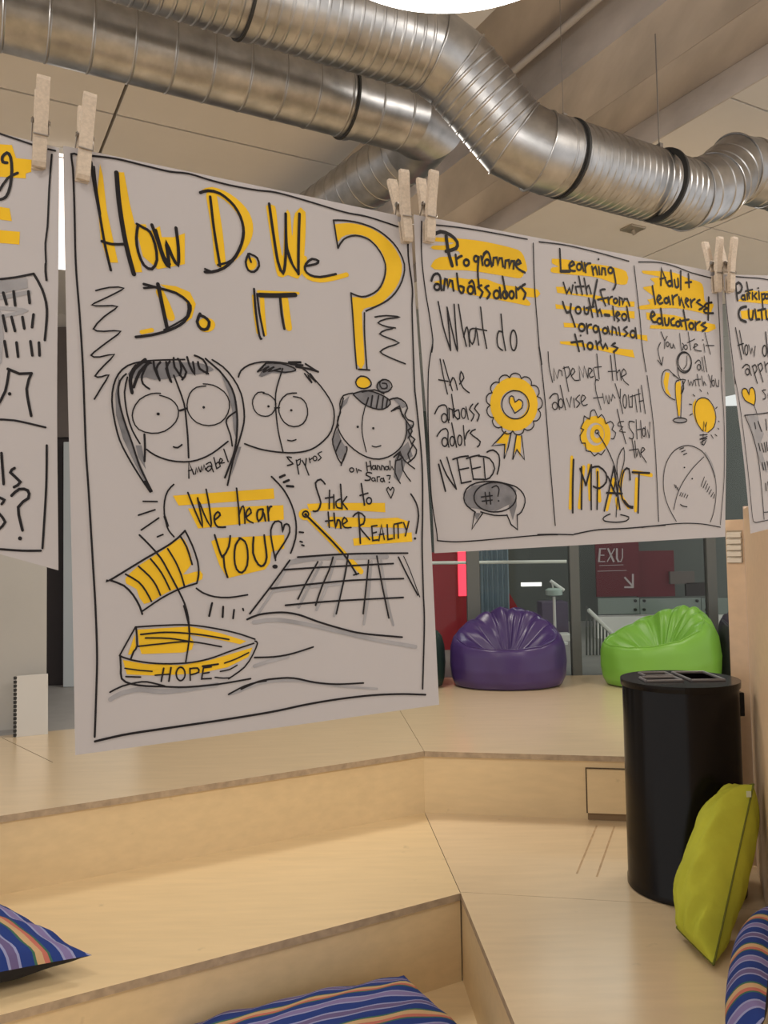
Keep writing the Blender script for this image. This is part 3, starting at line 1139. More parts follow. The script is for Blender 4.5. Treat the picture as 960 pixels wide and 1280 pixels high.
# lid with three openings
mb = MB()
RL = RB + 0.007
outer = [Vector((RL * math.cos(a), RL * math.sin(a), 0)) for a in [2 * math.pi * k / 72 for k in range(72)]]
holes = [(-0.135, -0.030, 0.115, 0.042), (-0.075, 0.075, 0.125, 0.045), (0.015, -0.055, 0.115, 0.125)]
holes = [(-0.150, -0.075, 0.135, 0.085), (-0.115, 0.045, 0.105, 0.085), (0.02, -0.075, 0.125, 0.205)]
hl = [[Vector((x, y, 0)), Vector((x, y + h, 0)), Vector((x + w, y + h, 0)), Vector((x + w, y, 0))] for x, y, w, h in holes]
allp = outer + [p for h in hl for p in h]
tris = tessellate_polygon([outer] + hl)
zt = ZM + HB
tt = []
for t in tris:
    a, b, c = (allp[i] for i in t)
    tt.append(tuple(t) if (b - a).cross(c - a).z > 0 else tuple(t[::-1]))
base = Vector((bc.x, bc.y, 0))
mb.add([base + p + Vector((0, 0, zt)) for p in allp], tt, 'bin_lid')
mb.lathe((bc.x, bc.y, zt), [(RB - 0.01, -0.026), (RL - 0.001, -0.024), (RL, -0.010), (RL, 0.0)], 'bin', 72, (False, False))
for h in hl:
    vs = [base + p + Vector((0, 0, zt)) for p in h] + [base + p + Vector((0, 0, zt - 0.10)) for p in h]
    mb.add(vs, [(0, 1, 5, 4), (1, 2, 6, 5), (2, 3, 7, 6), (3, 0, 4, 7), (4, 5, 6, 7)], 'bin')
ld = mb.build('bin_lid', root)
for h in hl:
    mb = MB()
    c4 = [base + p + Vector((0, 0, zt + 0.003)) for p in h]
    for i in range(4):
        mb.tube([c4[i], c4[(i + 1) % 4]], 0.006, 'bin_rim', 8)
    mb.build('opening_rim', ld)
mb = MB()
kx = Vector((math.cos(math.radians(-8)), math.sin(math.radians(-8)), 0))
mb.box(Vector((bc.x, bc.y, ZM + HB - 0.14)) + kx * (RB - 0.003) - Vector((0, 0.02, 0)), kx * 0.02, (0, 0.04, 0), (0, 0, 0.09), 'bin_lid')
mb.build('bin_catch', root, bevel=0.003)


# ------------------------------------------------------------------ cushions
def cushion(name, c00, c10, c11, c01, T, key_f, key_b, label, up, part='cushion_cover', pinch=0.07, wr=0.004, seed=1, seam_key=None, n=36, tb=None, group=None, uaxis=0, sag=0.0):
    """a stuffed cover between four corners; the face on the 'up' side takes key_f"""
    rnd = random.Random(seed)
    c00, c10, c11, c01 = map(Vector, (c00, c10, c11, c01))
    tb = T if tb is None else tb
    nrm = (c10 - c00).cross(c01 - c00).normalized()
    flip = nrm.dot(Vector(up)) < 0
    if flip:
        nrm = -nrm
    ph = [rnd.uniform(0, 6.28) for _ in range(6)]

    def pos(u, v):
        uu, vv = 2 * u - 1, 2 * v - 1
        # edges curve in between the corners
        uu2 = uu * (1 - pinch * (1 - vv * vv))
        vv2 = vv * (1 - pinch * (1 - uu * uu))
        a, b = (uu2 + 1) / 2, (vv2 + 1) / 2
        return c00 * (1 - a) * (1 - b) + c10 * a * (1 - b) + c11 * a * b + c01 * (1 - a) * b

    def prof(u, v):
        uu, vv = abs(2 * u - 1), abs(2 * v - 1)
        return (max(0, 1 - uu ** 2.6) * max(0, 1 - vv ** 2.6)) ** 0.55

    fm, bmm = MB(), MB()
    fm.uv, bmm.uv = [], []
    grid = [(i / n, j / n) for j in range(n + 1) for i in range(n + 1)]
    fs = []
    for j in range(n):
        for i in range(n):
            a = j * (n + 1) + i
            q = (a, a + 1, a + n + 2, a + n + 1)
            fs.append(q[::-1] if flip else q)
    fv, bv = [], []
    for u, v in grid:
        p = pos(u, v)
        pr = prof(u, v)
        edge = 1 - pr
        w = wr * (math.sin(17 * u + ph[0] + 4 * v) + math.sin(23 * v + ph[1] + 5 * u) + math.sin(31 * (u + v) + ph[2])) * min(1, pr * 2.5) * (0.4 + edge)
        p = p - Vector((0, 0, sag)) * (4 * u * (1 - u))
        fv.append(p + nrm * (T * pr + w))
        bv.append(p - nrm * (tb * pr + w * 0.5))
        t = (u, v) if uaxis == 0 else (v, u)
        fm.uv.append(t)
        bmm.uv.append(t)
    fm.add(fv, fs, key_f)
    bmm.add(bv, [q[::-1] for q in fs], key_b)
    cen = (c00 + c10 + c11 + c01) / 4
    root = empty(name, cen, label, 'cushion', group)
    fm.build(part, root, smooth=True, sharp=180)
    bmm.build('cushion_back', root, smooth=True, sharp=180)
    if seam_key:
        lp = [pos(i / n, 0) for i in range(n + 1)] + [pos(1, j / n) for j in range(1, n + 1)] + [pos(1 - i / n, 1) for i in range(1, n + 1)] + [pos(0, 1 - j / n) for j in range(1, n + 1)]
        m_ = MB()
        m_.tube(lp, 0.0035, seam_key, 6, cap=False)
        m_.build('seam_piping', root, smooth=True)
    return root, pos


cR, cF = on(115, 1194, ZM + 0.065), on(-230, 1266, ZM + 0.10)
cB = on(-30, 1116, ZM + 0.10)
cushion('striped_cushion', cF, cR, cB, cF + (cB - cR), 0.085, 'stripe', 'black_cloth', 'striped cushion with a black underside lying on the left seat', (0, 0, 1), tb=0.095, seed=3, pinch=0.05)
c1, c2 = on(200, 1292, 0.13), on(505, 1219, 0.15)
c3 = on(655, 1345, 0.12)
cushion('striped_cushion', c1, c2, c3, c1 + (c3 - c2), 0.085, 'stripe_long', 'black_cloth', 'long striped cushion on the floor tread against the low riser', (0, 0, 1), tb=0.07, seed=5, pinch=0.04, uaxis=1)
c1, c2 = on(934, 1172, ZM + 0.09), on(912, 1330, ZM + 0.09)
dx = Vector((0.085, 0.0, 0.10))
cushion('striped_cushion', c1, c2, c2 + dx, c1 + dx, 0.06, 'stripe_right', 'black_cloth', 'striped cushion cut off at the right edge, in front of the lime cushion', (-1, 0, 1), tb=0.03, seed=8, pinch=-0.02, wr=0.0)
gN, gF = on(892, 1206, ZM + 0.02), on(846, 1160, ZM + 0.03)
gT = at(942, 980, 2.86)
gU = at(921, 986, 3.00)
rt3, ps = cushion('lime_cushion', gN, gT, gU, gF, 0.125, 'lime', 'lime', 'lime green cushion standing on the landing, propped against the plywood panel', (-1, -0.6, 0.2), tb=0.10, seed=2, pinch=0.0, seam_key='seam', wr=0.007)
p_ = gT.lerp(gN, 0.055) + Vector((-0.016, -0.014, 0))
mb = MB()
mb.cbox(p_, (0.016, 0.004, 0.020), 'ltag')
mb.build('care_tag', rt3, bevel=0.001)


# ------------------------------------------------------------------ posters and their ink
INK = """
%P1|-0.3118,0.7903,2.0380|0.8519,0.5230,0.0270|0.0443,-0.0205,-0.9988|0.5218,-0.8521,0.0407|0.0000,0.0000,0.4137,0.0000,0.4088,0.6046,-0.0087,0.5934
#border_line
k 20 134,69 73,74 83,212 86,581 81,1193 100,1715 111,2266 107,3026 116,3418 129,4117 138,4579 137,5037 116,5413 91,5792
#border_line
k 23 93,5834 245,5821 427,5812 876,5814 1378,5817 1914,5812 2292,5793 2678,5789 3122,5804 3532,5844 3890,5900
#border_line
k 23 4090,143 4062,507 4091,912 4061,1221 4015,2133 4017,2332 4038,3086 3998,3715 3961,4114 3939,4682 3929,5065 3853,5825
#border_line
k 22 250,52 510,29 795,40 1064,49 1265,29 1486,50 1732,64 2044,58 2289,38 2661,61 3167,104 3500,103 3935,149
#title_lettering
Fy 0 349,114 374,235 400,585 493,1116 390,1127 330,888 306,478
Fy 0 485,170 586,153 634,479 677,683 732,1182 646,1194
Fy 0 677,683 790,664 807,746 936,660 952,775 1080,754 1202,691 1186,1031 1131,1050 895,1127 745,1011
k 27 261,112 282,337 329,661 367,944 416,1206
k 19 289,158 304,374 334,639
k 48 509,175 523,478 561,808 602,1033 645,1215
k 29 339,918 436,933 556,914
k 30 707,689 685,830 699,976 751,1105 832,1136 889,1032 875,863 828,742 768,710 697,680
k 36 852,663 908,836 963,1021 1013,1082 1005,929 997,822 1050,965 1110,1053 1122,867 1106,652
k 26 892,710 964,978 1024,1055
Fy 0 1413,177 1528,121 1732,160 1913,286 1987,456 1953,645 1813,849 1595,1049 1740,905 1843,708 1865,523 1792,353 1659,242 1524,200
y 127 1518,235 1561,597 1582,951
k 34 1389,215 1480,175 1616,182 1772,289 1857,456 1859,637 1766,856 1620,1012 1481,1076 1403,1087
k 25 1553,988 1717,908 1832,710 1863,569
k 31 1500,239 1527,603 1575,996
k 24 1404,1054 1481,1076
Fy 0 909,1285 1078,1284 1227,1329 1286,1452 1235,1610 1124,1697 1218,1525 1158,1403 1032,1354
y 86 906,1370 963,1491 1010,1624
y 46 702,1815 805,1783
k 41 888,1288 921,1496 963,1746
k 30 743,1307 907,1332 1075,1360 1200,1441 1222,1525 1147,1662 993,1764 803,1836 639,1873
k 20 1199,1463 1182,1594 1038,1706 930,1770
k 23 741,1349 908,1317
Fy 0 1488,1658 1481,1686 1463,1712 1436,1732 1403,1745 1369,1748 1338,1742 1313,1727 1297,1705 1293,1679 1300,1652 1318,1626 1345,1606 1377,1593 1411,1589 1442,1595 1468,1610 1484,1632
k 33 1325,1556 1288,1647 1328,1719 1395,1712 1421,1633 1368,1584 1320,1574
Fy 0 2010,906 2004,932 1991,955 1971,975 1947,987 1922,990 1899,985 1881,971 1870,951 1867,927 1873,901 1886,877 1906,858 1930,846 1955,842 1978,847 1996,861 2007,881
k 26 1908,823 1875,907 1899,995 1969,1007 2033,930 2014,841 1956,816 1913,811 1939,898
Fy 0 2156,217 2268,197 2297,542 2334,770 2388,269 2452,245 2466,514 2516,234 2653,197 2561,947 2383,984 2258,1013 2204,674
k 35 2195,187 2226,508 2267,849 2322,969 2366,765 2395,267
k 31 2395,267 2388,644 2430,825 2516,949
k 36 2515,954 2541,573 2571,236
k 28 2383,645 2453,869
y 58 2612,751 2585,897 2636,972 2790,987 2978,937 3157,869
k 29 2619,845 2750,802 2784,761 2702,749 2620,821 2603,894 2664,945 2793,951 3008,885
y 32 1945,1283 1954,1508 1974,1697
y 55 2049,1293 2049,1497 2055,1700
y 32 2005,1225 2272,1203 2502,1180
y 83 2329,1269 2343,1464 2355,1597
k 27 1958,1202 1963,1462 1989,1729 2011,1761
k 25 1991,1254 2004,1457 2044,1724
k 55 2022,1264 2220,1244 2458,1207
k 32 2268,1265 2276,1472 2297,1619
#question_mark
Fy 0 3026,276 3269,221 3547,240 3796,358 3943,551 3950,728 3840,945 3593,1176 3363,1265 3331,1403 3316,1938 3212,1946 3215,1343 3212,1136 3372,1134 3545,1058 3677,891 3729,683 3657,493 3482,359 3259,358 3119,419 3047,491
k! 22 3056,563 3018,233
k 23 3018,233 3160,208 3381,202 3631,246 3853,374 3973,546 3991,696 3901,912 3712,1112 3389,1286
k 23 3056,563 3145,439 3314,367 3508,392 3641,508 3711,661 3680,841 3577,1004 3402,1105 3290,1114 3196,1090
k 22 3196,1090 3200,1320 3199,1731 3202,2007
k 22 3365,1313 3345,1596 3344,2008
k 22 3229,2012 3380,2010
Fy 0 3379,2160 3372,2183 3353,2204 3326,2220 3294,2230 3260,2232 3229,2226 3204,2213 3189,2195 3185,2173 3192,2150 3210,2130 3237,2113 3269,2103 3303,2101 3334,2106 3359,2119 3375,2138
k 18 3208,2119 3176,2171 3201,2227 3285,2241 3373,2208 3388,2157 3337,2102 3252,2093 3202,2127
#scribble_marks
k 16 262,1436 396,1386 538,1376 377,1487 218,1588 334,1583 467,1575 330,1697 225,1831 324,1845 489,1828 327,1974 193,2100 276,2109 417,2072 312,2194 223,2306 284,2309 354,2288 281,2414 207,2539
#scribble_mark
k 20 3511,1346 3669,1311 3872,1306 3666,1354 3548,1416 3687,1451 3803,1451 3656,1491 3561,1550 3677,1588 3833,1635 3669,1700 3550,1772 3660,1824 3901,1891
#drawn_face
Fh 0 457,2286 409,2475 409,2694 465,2926 570,3176 708,3471 733,3462 635,3209 531,2908 461,2607 451,2438
Fh 0 586,2990 644,2989 676,3234 606,3108
Fh 0 540,2262 661,2150 901,2114 1077,2099 1328,2097 1436,2143 1417,2171 1250,2219 1143,2218 999,2273 807,2304 723,2284 605,2309
Fh 0 1510,2155 1598,2267 1674,2435 1683,2635 1650,2908 1627,2800 1623,2583 1591,2404
Fh 0 1703,2979 1674,2980 1597,3197 1564,3305 1616,3197
k 18 1132,2068 902,2091 696,2122 544,2177 450,2269 396,2391 374,2544 388,2728 432,2944 522,3143 614,3310 708,3462
k 18 524,2264 463,2336 437,2473 460,2641 502,2807 553,2974 618,3209 725,3454
k 17 536,2297 500,2452 516,2672 559,2839 628,2972
k 30 662,3361 708,3454
k 20 1432,2047 1549,2116 1656,2235 1734,2395 1757,2577 1745,2723 1677,2925 1601,3125 1522,3394
k 22 1501,2156 1597,2276 1656,2418 1674,2617 1665,2799 1625,3017 1551,3198 1498,3314
k 18 1660,2600 1578,2658 1547,2722 1587,2856 1599,2973
k 36 722,2102 609,2206 562,2329 574,2448
k 31 764,2125 658,2237 593,2395
k 31 627,2170 564,2278 574,2456
k 21 746,2135 682,2269 687,2355 749,2403
k 22 807,2104 812,2190 859,2309
k 23 875,2116 829,2189 859,2300
k 23 936,2111 949,2215 979,2318
k 23 975,2099 933,2181 971,2310
k 23 1017,2060 1022,2157 1104,2274
k 22 1078,2073 1091,2169 1071,2241
k 23 1061,2065 1143,2200 1095,2284
k 23 1160,2039 1182,2126 1232,2221 1220,2088
k 23 1242,2015 1331,2052 1372,2138 1360,2202
k 24 1275,2083 1289,2154 1378,2201
k 23 1359,2041 1438,2106 1501,2156
k 21 644,2152 713,2129 780,2132
k 14 861,2444 767,2453 646,2520 575,2635 571,2737 625,2828 750,2863 887,2836 1004,2736 1039,2621 1005,2535 937,2487 852,2465
k 14 1318,2316 1427,2323 1545,2388 1596,2494 1571,2622 1482,2725 1351,2762 1226,2735 1149,2651 1131,2555 1168,2429 1244,2357 1344,2338
k 23 1054,2615 1125,2590
Fk 0 843,2660 842,2665 839,2670 834,2674 829,2676 823,2676 817,2674 813,2671 810,2667 809,2661 810,2656 814,2651 818,2647 824,2645 830,2645 835,2647 840,2650 843,2654
Fk 0 1324,2568 1323,2573 1320,2577 1316,2580 1311,2582 1306,2583 1302,2581 1298,2578 1296,2574 1295,2569 1296,2564 1299,2560 1303,2556 1308,2554 1313,2554 1317,2556 1321,2559 1323,2563
k 19 1009,2246 1055,2383 1101,2539 1113,2679 1121,2889 1119,3107
k 18 967,2998 1010,3005 1055,2973
k 18 692,3030 774,3088 909,3137 1065,3152 1207,3132 1373,3058 1555,2925
k 22 677,2877 677,3005 666,3149
#drawn_face
Fh 0 1953,2184 2046,2049 2224,2023 2401,2045 2399,2093 2268,2138 2116,2137 1989,2193
k 19 1716,2213 1749,2142 1849,2069 1998,2025 2148,2013 2300,2017 2479,2051 2642,2183 2754,2309 2840,2450 2858,2595 2806,2767 2691,2891 2526,2991 2317,3031 2091,3025 1896,2995 1742,2946
k 21 1943,2139 2047,2037 1968,2130 2083,2069 2004,2141 2145,2069 2072,2129 2220,2082
k 16 2047,2037 2224,2023 2375,2059 2399,2093 2269,2121 2143,2112
k 27 2327,2003 2483,1990 2338,2021 2507,2024 2401,2045 2557,2057 2688,2083
k 21 2514,2120 2600,2222 2553,2129 2654,2207 2585,2115
k 24 2534,2005 2662,2073
k 17 2246,2080 2187,2226 2141,2370 2130,2558 2142,2791 2184,3023
k 14 2004,2367 1930,2372 1865,2456 1867,2548 1917,2615 2002,2634 2077,2607 2132,2523 2124,2442 2052,2387 1991,2379
k 16 2396,2350 2280,2369 2186,2462 2166,2580 2223,2694 2335,2737 2453,2697 2517,2587 2506,2468 2445,2405 2355,2393
k 19 2119,2535 2174,2528
Fk 0 2060,2520 2059,2525 2056,2529 2052,2532 2047,2534 2042,2534 2037,2533 2033,2530 2031,2526 2030,2521 2031,2516 2034,2512 2038,2509 2043,2507 2048,2507 2053,2508 2057,2511 2059,2515
Fk 0 2333,2551 2332,2555 2329,2560 2324,2563 2319,2565 2314,2565 2309,2564 2305,2561 2303,2557 2302,2552 2303,2547 2306,2543 2310,2539 2316,2537 2321,2537 2326,2539 2330,2542 2332,2546
k 16 2249,2892 2300,2898 2352,2882
#drawn_face
Fh 0 3133,2311 3312,2262 3483,2290 3611,2345 3636,2408 3528,2477 3383,2471 3244,2416
Fh 0 2889,2740 2821,2863 2839,3008 2906,3103 2997,2968 2934,2884
Fh 0 3081,2338 2979,2418 2959,2505 3042,2427
Fh 0 3697,2989 3857,2858 3910,3035 3809,3088 3754,3216 3684,3355 3615,3293 3645,3091
Fh 0 3838,2628 3948,2649 3906,2805 3843,2832
Fh 0 3671,2334 3776,2328 3875,2421 3812,2450
Fh 0 3661,2184 3653,2211 3635,2235 3609,2254 3577,2265 3544,2267 3514,2260 3491,2244 3476,2222 3472,2197 3480,2170 3498,2146 3524,2127 3555,2116 3588,2114 3618,2121 3642,2136 3657,2158
k 18 2912,2593 2890,2716 2963,2859 3093,2978 3256,3061 3426,3082 3605,3029 3762,2911 3840,2756 3846,2602 3779,2490
k 18 3133,2311 3312,2262 3483,2290 3611,2345 3636,2408 3528,2477 3383,2471 3244,2416 3132,2323
k 20 3334,2349 3300,2431
k 21 3394,2320 3361,2455
k 20 3481,2315 3436,2464
k 20 3544,2331 3514,2470
k 21 3601,2354 3574,2449
k 18 3572,2111 3493,2150 3465,2215 3514,2267 3617,2256 3682,2188 3642,2122 3554,2112 3507,2161 3532,2223 3606,2211 3604,2160 3545,2159
k 20 3253,2283 3428,2247 3556,2285
k 17 3125,2306 2997,2343 2941,2445 2943,2543 2895,2642 2905,2703
k 17 2995,2373 2944,2518 2877,2716 2813,2864 2832,2984 2904,3140 2996,2980 2985,2944
k 17 2902,3164 2966,3030
k 17 2844,3008 2921,2873
k 20 3625,2357 3746,2325 3848,2371 3882,2446 3836,2525 3877,2588 3951,2610 3937,2675 3867,2716 3907,2792 3956,2829 3915,2882 3971,2957 3933,3048 3837,3113
k 18 3644,2496 3769,2426 3791,2527 3860,2614 3927,2727 3866,2806 3913,2907 3839,3011 3874,3100
k 18 3727,2988 3779,3089 3922,3189
k 17 3659,3091 3634,3242 3698,3368
k 17 3743,3089 3754,3216 3850,3342
k 21 3633,3053 3727,2988 3674,3091 3758,3051 3695,3014
k 21 3675,2482 3767,2452 3804,2552
k 15 3301,2413 3239,2578 3214,2777 3252,2999
Fk 0 3176,2705 3175,2710 3172,2714 3167,2718 3161,2720 3156,2720 3150,2718 3146,2715 3143,2711 3143,2706 3144,2701 3147,2696 3152,2693 3158,2691 3163,2690 3169,2692 3173,2695 3176,2700
Fk 0 3389,2714 3388,2719 3384,2724 3380,2727 3374,2729 3368,2729 3362,2728 3358,2725 3355,2720 3355,2715 3356,2710 3359,2705 3364,2702 3370,2700 3376,2700 3381,2701 3386,2704 3388,2709
k 15 3337,2927 3393,2938 3461,2919
#name_lettering
k! 16 1110,3321 1117,3154 1165,3281
k 13 1109,3247 1153,3232
k! 14 1182,3277 1193,3211 1205,3263 1218,3202 1234,3254
k! 14 1241,3251 1251,3193 1263,3240 1277,3180 1292,3231
k 14 1304,3174 1350,3151 1362,3209 1318,3250 1302,3218 1348,3191 1376,3253
k! 15 1389,3102 1413,3221
k 14 1413,3217 1454,3194 1435,3149 1408,3173
k 14 1447,3167 1483,3131 1459,3110 1447,3160 1501,3154
k! 16 1504,3011 1544,3144
#name_lettering
k 17 2281,3086 2228,3080 2266,3126 2295,3156 2228,3175
k! 16 2338,3113 2359,3270
k 14 2342,3125 2390,3100 2379,3159 2347,3171
k! 16 2410,3116 2442,3170
k! 17 2463,3094 2447,3182 2482,3280
k! 14 2499,3087 2509,3141
k 14 2503,3110 2539,3086
k 14 2571,3064 2581,3065 2590,3071 2595,3081 2596,3092 2592,3103 2584,3112 2574,3116 2563,3115 2555,3109 2550,3099 2549,3088 2553,3077 2561,3068 2571,3064 2581,3065
k 14 2662,3012 2613,3037 2652,3079 2610,3113
#name_lettering
k 15 3037,3192 3049,3192 3059,3198 3065,3207 3066,3218 3061,3228 3052,3236 3040,3240 3028,3239 3018,3233 3012,3224 3011,3214 3016,3203 3025,3195 3037,3192 3049,3192
k! 15 3101,3198 3108,3252 3125,3210 3166,3227
k! 18 3243,3122 3248,3223
k! 18 3295,3109 3305,3210
k! 15 3243,3172 3306,3163
k 15 3340,3161 3350,3162 3359,3167 3364,3175 3364,3185 3360,3194 3353,3201 3343,3205 3333,3204 3325,3199 3320,3191 3319,3181 3323,3172 3330,3164 3340,3161 3350,3162
k! 15 3366,3158 3372,3205
k! 15 3388,3210 3392,3157 3420,3169 3426,3209
k! 15 3443,3209 3453,3157 3481,3169 3487,3209
k 15 3519,3168 3529,3169 3537,3174 3543,3181 3543,3190 3539,3198 3532,3205 3522,3208 3511,3207 3503,3203 3498,3195 3497,3187 3501,3178 3509,3172 3519,3168 3529,3169
k! 15 3545,3163 3557,3208
k! 15 3573,3100 3574,3208 3595,3167 3615,3207
k 18 3305,3250 3249,3241 3230,3275 3285,3299 3266,3334 3209,3334
k 14 3322,3304 3332,3305 3340,3310 3345,3317 3346,3326 3342,3334 3334,3340 3325,3344 3315,3343 3306,3338 3301,3331 3301,3322 3304,3314 3312,3307 3322,3304 3332,3305
k! 14 3344,3307 3353,3344
k! 15 3376,3348 3377,3294 3414,3291
k 15 3442,3311 3452,3312 3460,3317 3465,3324 3466,3333 3462,3341 3455,3348 3445,3351 3435,3350 3426,3345 3421,3338 3420,3329 3424,3321 3432,3314 3442,3311 3452,3312
k! 15 3465,3306 3479,3353
k 15 3517,3278 3563,3278 3542,3323
Fk 0 3555,3358 3554,3361 3551,3364 3548,3367 3544,3368 3540,3368 3536,3367 3533,3364 3532,3361 3531,3358 3532,3355 3534,3352 3538,3349 3542,3348 3546,3348 3549,3349 3552,3352 3554,3355
k 15 3552,3548 3501,3455 3524,3418 3551,3453 3582,3418 3604,3448 3552,3548
#speech_lettering
Fy 0 937,3501 2048,3428 2051,3543 991,3604
Fy 0 1086,3634 2152,3614 2149,3773 1182,3844
Fy 0 1313,3981 1384,3950 1741,3945 2143,3940 2134,4089 1981,4118 1956,4238 1896,4304 1468,4373 1388,4227
k 19 1092,3471 1155,3653 1229,3830 1213,3673 1191,3520 1242,3673 1318,3832 1313,3636 1287,3438
k 20 1367,3757 1424,3711 1401,3676 1363,3714 1360,3781 1393,3834 1474,3838
k! 20 1621,3428 1631,3641 1632,3817
k 17 1634,3709 1669,3626 1693,3642 1693,3805
k 18 1709,3736 1770,3692 1752,3642 1713,3691 1720,3764 1785,3801
k 21 1353,3916 1409,4120 1438,4140 1500,4046 1522,3931
k 21 1439,4131 1443,4256 1471,4363
k 21 1635,3958 1576,4030 1555,4165 1573,4282 1632,4324 1694,4249 1707,4094 1681,3995 1621,3957
k 17 950,3386 886,3452 848,3555 839,3685 861,3817 887,3873 926,3921
k 26 841,3714 867,3807
k! 16 632,3556 773,3560
k! 17 581,3694 747,3643
k! 17 602,3843 781,3727
k! 17 758,3916 815,3895
k 18 1133,4456 1202,4508 1318,4554 1477,4574 1682,4560
k! 23 1291,4618 1254,4747
k! 23 1408,4665 1397,4769
k! 21 1525,4706 1510,4793
k! 19 1623,4701 1628,4720
k 21 1906,3654 1852,3664 1834,3725 1850,3784 1896,3733 1910,3654 1928,3781
k! 21 1963,3627 1967,3782
k 21 1967,3689 1990,3632 2010,3628
k 23 1783,3955 1767,4122 1820,4247 1879,4261 1921,4174 1910,4015 1905,3936
k 20 2017,4189 1990,4018 1985,3882 2040,3793 2113,3806 2122,3909 2149,3830 2199,3831 2207,3911 2138,4024 2031,4156 2021,4212
Fk 0 2044,4281 2041,4289 2036,4295 2027,4300 2016,4302 2005,4301 1995,4298 1987,4293 1982,4286 1980,4278 1983,4270 1989,4264 1997,4259 2008,4257 2019,4258 2029,4261 2037,4266 2042,4273
k 21 2030,3301 2159,3439 2249,3613 2289,3798 2273,3983 2206,4141
k! 28 2129,3307 2188,3283
k! 28 2171,3362 2233,3339
k! 28 2206,3404 2282,3409
k! 21 2325,3915 2371,3921
k! 20 2327,4019 2352,4027
k! 20 2345,4059 2370,4067
#speech_lettering
Fy 0 2441,3603 2691,3594 3466,3602 3464,3714 2982,3682 2462,3685
Fy 0 2721,3749 3310,3785 3629,3779 3803,3833 3782,3908 3024,3875 2805,3886 2674,3854
Fy 0 3001,4007 3823,3959 3823,4072 3009,4091
k 21 2678,3380 2628,3328 2560,3368 2579,3475 2611,3593 2566,3682 2509,3686
k! 19 2732,3452 2713,3661
k! 20 2673,3542 2780,3528
k! 19 2782,3504 2775,3657
k 19 2860,3553 2806,3583 2816,3648 2880,3659
k! 22 2879,3385 2879,3663
k! 19 2951,3525 2887,3596 2947,3669
k! 22 3155,3375 3180,3624
k! 19 3126,3514 3237,3485
k 19 3243,3539 3258,3541 3271,3549 3278,3563 3279,3579 3273,3595 3262,3607 3247,3612 3232,3610 3220,3602 3213,3588 3212,3572 3218,3556 3229,3545 3243,3539 3258,3541
k! 21 2697,3701 2700,3872
k! 19 2656,3802 2750,3795
k 22 2771,3714 2779,3881 2812,3791 2843,3811 2848,3887
k 19 2876,3840 2938,3806 2900,3764 2869,3823 2900,3879 2982,3881
k! 22 3095,3720 3094,4066
k 21 3018,3755 3090,3708 3171,3758 3151,3842 3093,3877 3222,4027
k! 20 3333,3866 3261,3874 3263,4040 3329,4035
k! 19 3264,3955 3321,3944
k! 20 3348,4043 3396,3860 3424,4033
k! 20 3359,3975 3420,3967
k! 20 3476,3862 3473,4035 3537,4027
k! 20 3569,3872 3563,4026
k! 20 3629,3849 3622,4023
k! 20 3576,3857 3689,3840
k! 20 3712,3843 3739,3924
k! 20 3788,3827 3724,3999
Fk 0 3880,4036 3879,4042 3875,4046 3870,4049 3864,4051 3858,4051 3852,4049 3848,4045 3845,4040 3844,4035 3846,4030 3849,4026 3854,4022 3860,4021 3867,4021 3872,4023 3877,4027 3880,4031
k 23 3843,3500 3911,3607 3935,3760 3882,3973
#pointer_drawing
y 66 2416,3727 2692,3997 3085,4390
Fy 0 2483,3721 2477,3743 2463,3763 2441,3777 2415,3784 2389,3783 2364,3775 2345,3760 2333,3740 2329,3718 2335,3696 2350,3677 2371,3662 2397,3655 2423,3655 2448,3663 2468,3678 2480,3698
k 24 2433,3743 2742,4046 2892,4218 3020,4420
k! 19 2981,4425 3048,4412
k 19 2411,3685 2427,3686 2440,3694 2448,3707 2450,3721 2444,3735 2432,3745 2417,3750 2401,3748 2387,3740 2379,3728 2378,3713 2384,3700 2396,3690 2411,3685 2427,3686
Fk 0 2432,3722 2430,3728 2427,3733 2422,3736 2416,3738 2409,3738 2404,3736 2399,3732 2396,3727 2396,3722 2397,3716 2400,3711 2405,3708 2411,3706 2418,3706 2423,3708 2428,3712 2431,3717
#grid_drawing
g 52 2187,4243 2599,4209 3449,4238
g 30 2582,4262 2397,4541 2271,4738
g 30 2756,4235 2631,4533 2485,4783
g 31 2899,4313 2814,4569 2702,4865
g 31 3232,4282 3162,4687 3085,4992
g 29 3361,4264 3415,4705 3486,5039
g 29 2187,4254 1946,4579 1792,4768
g 23 1973,4541 2449,4526 2845,4519
k! 20 2189,4220 1951,4490 1698,4760
k 21 2286,4190 2733,4182 3169,4187 3744,4207
k 21 2113,4319 2724,4316 3530,4321
k 21 1950,4512 2451,4494 2983,4484 3663,4506
k 21 2111,4703 2699,4701 3646,4727
k 20 2531,4253 2376,4471 2264,4647
k 21 2726,4210 2669,4348 2566,4529 2475,4731
k 21 2920,4195 2864,4430 2730,4844
k 22 3191,4268 3144,4542 3080,4872
k 22 3307,4224 3355,4555 3426,4949
k 22 3608,4250 3724,4479 3855,4712
k 13 3682,4241 3759,4407 3883,4738
#megaphone_drawing
Fy 0 431,4311 542,4209 804,4056 988,3942 1052,3991 1101,4200 1000,4308 1184,4280 1199,4366 1091,4397 842,4474 599,4575 533,4426 437,4366
k 20 255,4322 290,4317 617,4136 901,3982 1043,3863
k 19 1043,3863 1109,4012 1159,4184 1163,4317 1139,4406
k 18 1139,4406 975,4446 784,4525 582,4643
k 20 290,4325 410,4382 495,4478 553,4590 577,4673
k 18 432,4272 554,4355 622,4450 672,4554
k 18 560,4201 664,4307 725,4402 763,4500
k 18 681,4134 759,4239 811,4334 861,4451
k 19 582,3892 677,3996 782,4129 868,4300 954,4482 1005,4606 1034,4738 1040,4887
k 18 857,4040 930,4173 981,4307 1010,4429
k 19 994,3923 1051,4029 1100,4210
